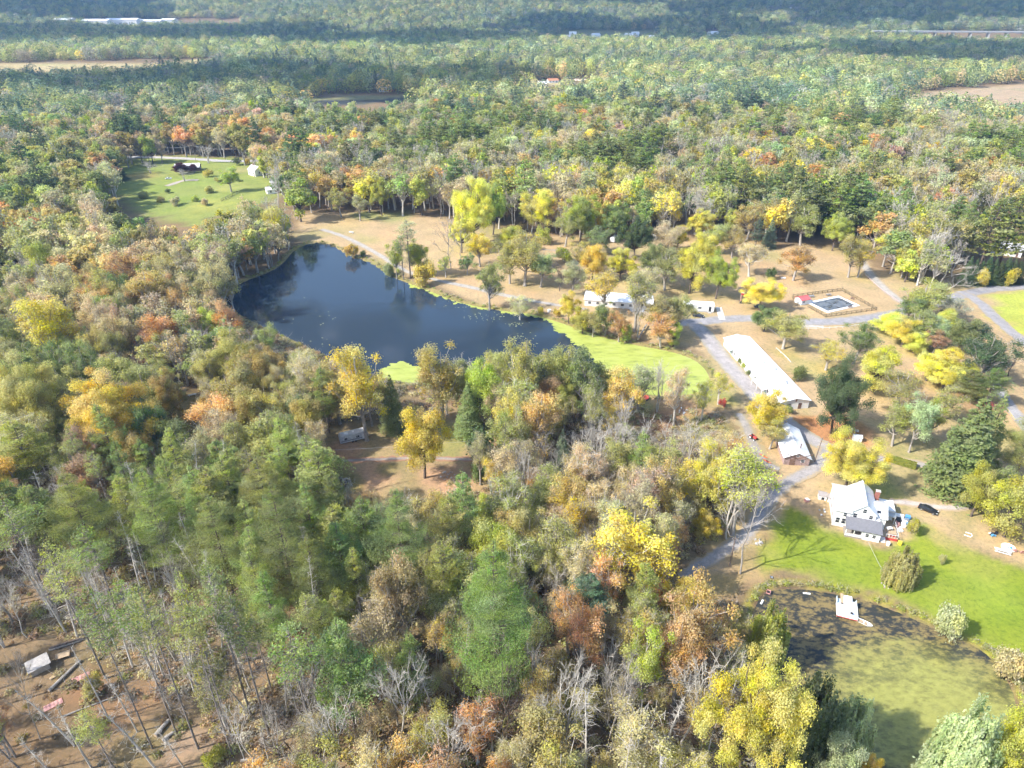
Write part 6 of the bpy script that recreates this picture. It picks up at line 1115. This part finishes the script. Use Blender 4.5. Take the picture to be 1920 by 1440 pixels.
ords = ['first', 'second', 'third', 'fourth', 'fifth', 'sixth', 'seventh', 'eighth', 'ninth', 'tenth', 'eleventh', 'twelfth']
for i in range(12):
    px = 98 + i * 4.8; py = 1219 - i * 1.5; x, y = G(px, py); t = thing('log', f'{ords[i]} split log from the shed in the row of firewood', 'log', (x, y), R(25 + (i * 53) % 40), 'firewood row by the plywood shed'); MB().tube([(-.5, 0, .28), (.5, 0, .3)], .26, 7).build('bark', GREYB, t); MB().tube([(.49, 0, .3), (.53, 0, .3)], .24, 7).build('cut_end', TANW, t); MB().tube([(-.4, .1, .72), (.45, .05, .75)], .2, 7).build('upper_log', BARK, t)
for px, py, a_, lab in ((152, 1271, 35, 'faded red corrugated sheet lying below the plywood shed'), (100, 1322, 40, 'long faded red sheet lying in the leaf litter')): t = thing('metal_sheet', lab, 'sheet', (*G(px, py), .06), R(a_)); MB().poly([(-1.6 + k * .32, s * .7, .05 + .06 * (k % 2)) for s in (-1, 1) for k in range(11)], [(k, k + 1, 12 + k, 11 + k) for k in range(10)]).build('panel', PINKP, t)
debris('brush_heap', 'heap of cut branches at the edge of the clearing', 'brushwood', G(645, 905), [WOOD, BARK], 16, 1.6, 21, 1.2); debris('stone_row', 'scatter of pale stones right of the lone golden tree', 'stones', G(840, 893), [STONE, CONC], 22, 2.6, 22, .45)
t = thing('signpost', 'small white sign on a post beside the dark evergreen bush', 'sign', G(915, 822), 0); MB().tube([(0, 0, 0), (0, 0, 2.2)], .06, 6).build('post', STEEL, t); B(t, 'board', WHITE, ((0, -.06, 1.9), (.6, .05, 1.0)))
log('reddish fallen log behind the dark evergreen bush', G(876, 808), G(920, 800), .28)
for px, py, c, w, lab in ((268, 372, 'olive', 20, 'low olive bush at the near edge of the upper left field'), (300, 380, 'bronze', 16, 'bronze bush at the near edge of the upper left field'), (330, 385, 'tan', 22, 'tan bush at the near edge of the upper left field'), (365, 378, 'yellowgreen', 16, 'yellow-green bush near the brush fence'), (395, 362, 'olive', 18, 'olive bush in the middle of the upper left field'), (410, 342, 'bronze', 14, 'bronze bush on the field behind the brush fence'), (315, 362, 'green', 12, 'small green bush in the middle of the upper left field'), (385, 385, 'tan', 18, 'tan bush nearest the pond on the upper left field'), (445, 340, 'green', 14, 'green bush beside the pale green field tree')): hero('shrub', c, px, py, py - w * .7, w, lab)
# --- houses further off
def house(label, loc, rz, L, W, ze, zr, wm, rm, nwin=3, name='house'):
    h = thing(name, label, 'house', loc, rz); gable(h, -L / 2, L / 2, -W / 2, W / 2, ze, zr, 'x', wm, rm, .4)
    for k in range(nwin): window(h, (-L / 2 + (k + .7) * L / (nwin + .4), -W / 2, ze * .55), 1.1, 1.1, 'y-')
    door(h, (L * .36, -W / 2, 1.1), 1., 2.1, 'y-'); window(h, (L / 2, 0, ze * .55), 1., 1.1, 'x+'); B(h, 'chimney', BRICK, ((-L * .3, .5, zr + .2), (.7, .7, 1.6))); return h
house('white cottage with grey roof behind the evergreen screen', (254.5, 343.0), R(-30), 13, 9, 3.6, 6.2, WHITE, LGROOF, 3, 'cottage'); house('brown farmhouse with pale roof on the upper left field', (-241, 526), R(12), 17, 8, 3.0, 5.0, BROWN, WROOF, 4); house('white house beside the country road in upper left trees', (-186, 512), R(-40), 9, 7, 4.2, 6.6, WHITE, OFFW, 3); house('white shed-like house near the upper left pond meadow', (-159, 462), R(30), 8, 5, 3.0, 4.2, WHITE, WROOF, 2); house('small white outbuilding behind the shed-like house', (-163, 482), R(10), 6, 4, 2.8, 3.8, OFFW, WROOF, 2); house('flat white annex beside the shed-like house', (-150, 460), R(20), 5, 4, 2.4, 3.0, WHITE, WROOF, 1)
fence('dark brush fence at the upper left field', GP((415, 378), (432, 370), (448, 362)), 1.8, M('dark_brush', (.08, .09, .07), .9), 2.5, .4)
FD = [(735, 170, 'dark red lodge beside the shaded river bank', 12, 7, REDP, GROOF), (992, 158, 'shaded grey house at the far hamlet', 14, 8, OFFW, LGROOF), (1016, 160, 'white trailer house at the far hamlet', 13, 6, WHITE, WROOF), (1036, 154, 'orange-roofed house at the far hamlet', 15, 8, WHITE, M('orange_roof', (.5, .22, .12), .8)), (1088, 155, 'tan barn at the far hamlet', 17, 9, TANW, M('tan_roof', (.5, .4, .3), .8)), (720, 172, 'white boat shelter on the shaded river bank', 12, 5, WHITE, WROOF)]
for px, py, lab, L, W, wm_, rm_ in FD: x, y = G(px, py); house(lab, (x, y, float(zg(x, y))), R(px % 40 - 20), L, W, 3.4, 5.6, wm_, rm_, 3)
def ray_ground(px, py):                            # first meeting of a sight line with the hills
    u, v = (px - 960) / FPX, (720 - py) / FPX; d = np.array((u, CP + v * SP, -SP + v * CP)); t_ = 200.
    while t_ < 6000:
        p = d * t_
        if CAM_H + p[2] <= float(zg(p[0], p[1])) + 10: return p[0], p[1], float(zg(p[0], p[1]))
        t_ += 8
    return p[0], p[1], 0.
for i, (px, py, L, lab) in enumerate(((1066, 69, 26, 'widest white house of the far hillside village'), (1074, 63, 18, 'white house behind the widest one in the far village'), (1117, 66, 22, 'second white house of the far hillside village'), (1179, 66, 20, 'third white house of the far hillside village'), (1191, 63, 20, 'white house set higher in the far hillside village'), (1217, 70, 24, 'last white house of the far hillside village'), (1337, 62, 26, 'lone pale house under the shaded hill'), (1486, 17, 26, 'lone white house high on the shaded hill'), (1633, 18, 22, 'small white house on the shaded hill, farther along'))):
    x, y, z = ray_ground(px, py); house(lab, (x, y, z), R(i * 23 % 50 - 25), L, L * .5, 9, 14, WHITE, WROOF, 3)
for i, (px, L, lab) in enumerate(((122, 50, 'low pale warehouse at the start of the far white works'), (182, 80, 'first long white warehouse under the far hills'), (232, 95, 'largest white warehouse under the far hills'), (284, 70, 'white warehouse beside the largest one'), (318, 40, 'last white warehouse toward the bare far field'))):
    x, y, z = ray_ground(px, 41 + (i % 2) * 2); h = thing('warehouse', lab, 'warehouse', (x, y, z), R(3)); gable(h, -L / 2, L / 2, -22, 22, 15, 19, 'x', WHITE, WROOF, .5)
    for k in range(5): B(h, 'loading_door', STEEL, ((-L / 2 + (k + .6) * L / 5.4, -22.05, 4), (8, .3, 7)))
x, y, z = ray_ground(1785, 67); h = thing('highway_bridge', 'long pale highway bridge crossing the far shaded wood', 'bridge', (x, y, z), R(-6)); B(h, 'deck', M('far_concrete', (.36, .36, .36), .9), ((0, 0, 17), (340, 14, 2))); B(h, 'parapet', M('far_rail', (.42, .42, .42), .9), ((0, -7.2, 18.3), (340, .5, 1.2)), ((0, 7.2, 18.3), (340, .5, 1.2)))
for k in range(9): B(h, 'pier', CONC, ((-150 + k * 37.5, 0, 7), (3, 11, 19)))

# ------------------------------------------------------------------ tell the trees of the wood apart: by colour, kind and the nearest landmark
LM = [(655, 815, 'the silver camper'), (360, 742, 'the small glade table'), (75, 1250, 'the plywood shed'), (310, 1372, 'the log heap'), (795, 810, 'the lone clearing tree'), (930, 1150, 'the giant bushy pine'), (762, 990, 'the large clearing pine'), (1200, 830, 'the bare grey trio'), (1368, 1040, 'the lawn utility pole'), (1390, 1330, 'the great golden tree'), (440, 560, "the pond's dark corner"), (560, 640, "the pond's near shore"), (1300, 700, 'the lime duckweed'), (340, 320, 'the brown farmhouse'), (610, 428, 'the footpath end'), (900, 390, 'the huge yellow maple'), (1187, 440, 'the round dark campground tree'), (1550, 480, 'the pool field'), (1730, 470, 'the great dead tree'), (1890, 465, 'the white cottage'), (228, 760, 'the broad golden-green maple'), (120, 610, 'the tall golden-brown tree'), (422, 780, 'the peach-orange tree'), (1216, 1110, 'the small crimson tree'), (1180, 1020, 'the wide golden-orange tree'), (672, 1230, 'the pale bottom pine'), (1052, 1310, 'the white fan-shaped tree'), (560, 1000, 'the tallest belt pine'), (200, 960, 'the wide yellowish pine'), (880, 745, 'the grey-green spruce'), (1010, 780, 'the orange oak'), (520, 420, 'the far bank golden tree'), (300, 470, 'the left wood centre'), (1372, 900, 'the pale yellow tree'), (740, 745, 'the dark spruce'), (1085, 1180, 'the orange pine-side oak'), (1600, 430, 'the gravel road top'), (1370, 360, 'the lone orange wood tree')]
KW = {'round_pine': 'pine', 'great_maple': 'maple', 'great_pine': 'pine', 'maple_tree': 'maple', 'oak_tree': 'oak', 'thin_tree': 'half-bare tree', 'pine_tree': 'pine', 'tall_pine': 'slim pine', 'bare_tree': 'leafless tree', 'dead_pole': 'dead trunk', 'spruce_tree': 'spruce', 'shrub': 'bush', 'willow_tree': 'willow'}
ORD = ['nearest', 'second', 'third', 'fourth', 'fifth', 'sixth', 'seventh', 'eighth', 'ninth', 'tenth', 'eleventh', 'twelfth', 'thirteenth', 'fourteenth', 'fifteenth', 'sixteenth', 'seventeenth', 'eighteenth', 'nineteenth', 'twentieth'] + ['twenty-' + q for q in ('first', 'second', 'third', 'fourth', 'fifth', 'sixth', 'seventh', 'eighth', 'ninth')] + ['thirtieth'] + ['thirty-' + q for q in ('first', 'second', 'third', 'fourth', 'fifth')]
groups = {}
for rec in TREES:
    if rec[6]: continue
    px, py = rec[3], rec[4]; d, lx, ly, nm = min((math.hypot(px - a_, (py - b_) * 1.2), a_, b_, n_) for a_, b_, n_ in LM); dx, dy = px - lx, py - ly
    rel = ('left of' if dx < 0 else 'right of') if abs(dx) > 2 * abs(dy) else (('above' if dy < 0 else 'below') if abs(dy) > 2 * abs(dx) else ('above and ' if dy < 0 else 'below and ') + ('left of' if dx < 0 else 'right of'))
    kw = KW[rec[1]]; cw = 'grey' if rec[1] in ('bare_tree', 'dead_pole') else CWORD[rec[2]]; groups.setdefault((cw, kw, rel, nm), []).append((d, rec))
for (cw, kw, rel, nm), lst in groups.items():
    lst.sort(key=lambda q: q[0])
    for i, (d, rec) in enumerate(lst):
        what = f'{cw} {kw}'; rec[0]['label'] = (f'{what} {rel} {nm}' if len(lst) == 1 else (f'{what} {rel} {nm}, {ORD[min(i, 34)]} one outward')); rec[0]['group'] = 'trees of the wood'
    

# ------------------------------------------------------------------ clouds above the frame (their shadows cross the valley) and the hazy air
cm_, n, l, b = mat('cloud_white'); b.inputs['Base Color'].default_value = (.85, .86, .88, 1); b.inputs['Roughness'].default_value = 1; b.inputs['Specular IOR Level'].default_value = 0
HC = 1000.; off = HC / math.tan(SUN_EL)
def cloud(cx, cy, rx, ry, seed):
    rg = np.random.default_rng(seed); bm = bmesh.new(); rb = min(rx, ry) * .42; k = int(2.6 * rx * ry / rb ** 2) + 6
    for i in range(k):
        a_ = rg.uniform(0, 6.28); q = math.sqrt(rg.uniform(0, 1)); r = rb * rg.uniform(.75, 1.3) * (1.1 - .35 * q); mtx = __import__('mathutils').Matrix.Translation((math.cos(a_) * rx * q * .8, math.sin(a_) * ry * q * .8, r * .35)) @ __import__('mathutils').Matrix.Diagonal((r, r, r * rg.uniform(.45, .75), 1)); bmesh.ops.create_icosphere(bm, subdivisions=2, radius=1, matrix=mtx)
    for v in bm.verts:
        p = v.co; s = 1 + .10 * math.sin(p.x * .031 + 2 * math.sin(p.y * .023)) * math.sin(p.y * .037 + p.z * .05) + .05 * math.sin(p.x * .11 + p.y * .09 + p.z * .13); p.x *= s; p.y *= s; p.z = max(p.z * s, -18 + 6 * math.sin(p.x * .04))
    me = bpy.data.meshes.new('cloud'); bm.to_mesh(me); bm.free(); me.materials.append(cm_); me.polygons.foreach_set('use_smooth', np.ones(len(me.polygons), bool))
    o = mobj('cloud', me); o.location = (cx + off * math.cos(SUN_AZ), cy + off * math.sin(SUN_AZ), HC); return tag(o, kind='structure')
for i, c in enumerate(((-500, 1010, 640, 165), (-1020, 1900, 680, 310), (-200, 1690, 330, 210), (330, 1950, 340, 320), (1080, 2330, 720, 440), (790, 1390, 340, 200), (-1520, 2680, 360, 400), (300, 2750, 420, 260))): cloud(*c, 50 + i)
hm, n, l, b = mat('haze_air'); n.remove(b); pv = n.new('ShaderNodeVolumePrincipled'); pv.inputs['Color'].default_value = (.24, .43, .74, 1); pv.inputs['Density'].default_value = .00013; pv.inputs['Anisotropy'].default_value = .1; l.new(pv.outputs[0], n['Material Output'].inputs['Volume'])
o = MB().box((0, 2300, 218), (7900, 5300, 446)).build('haze', hm); tag(o, kind='stuff')
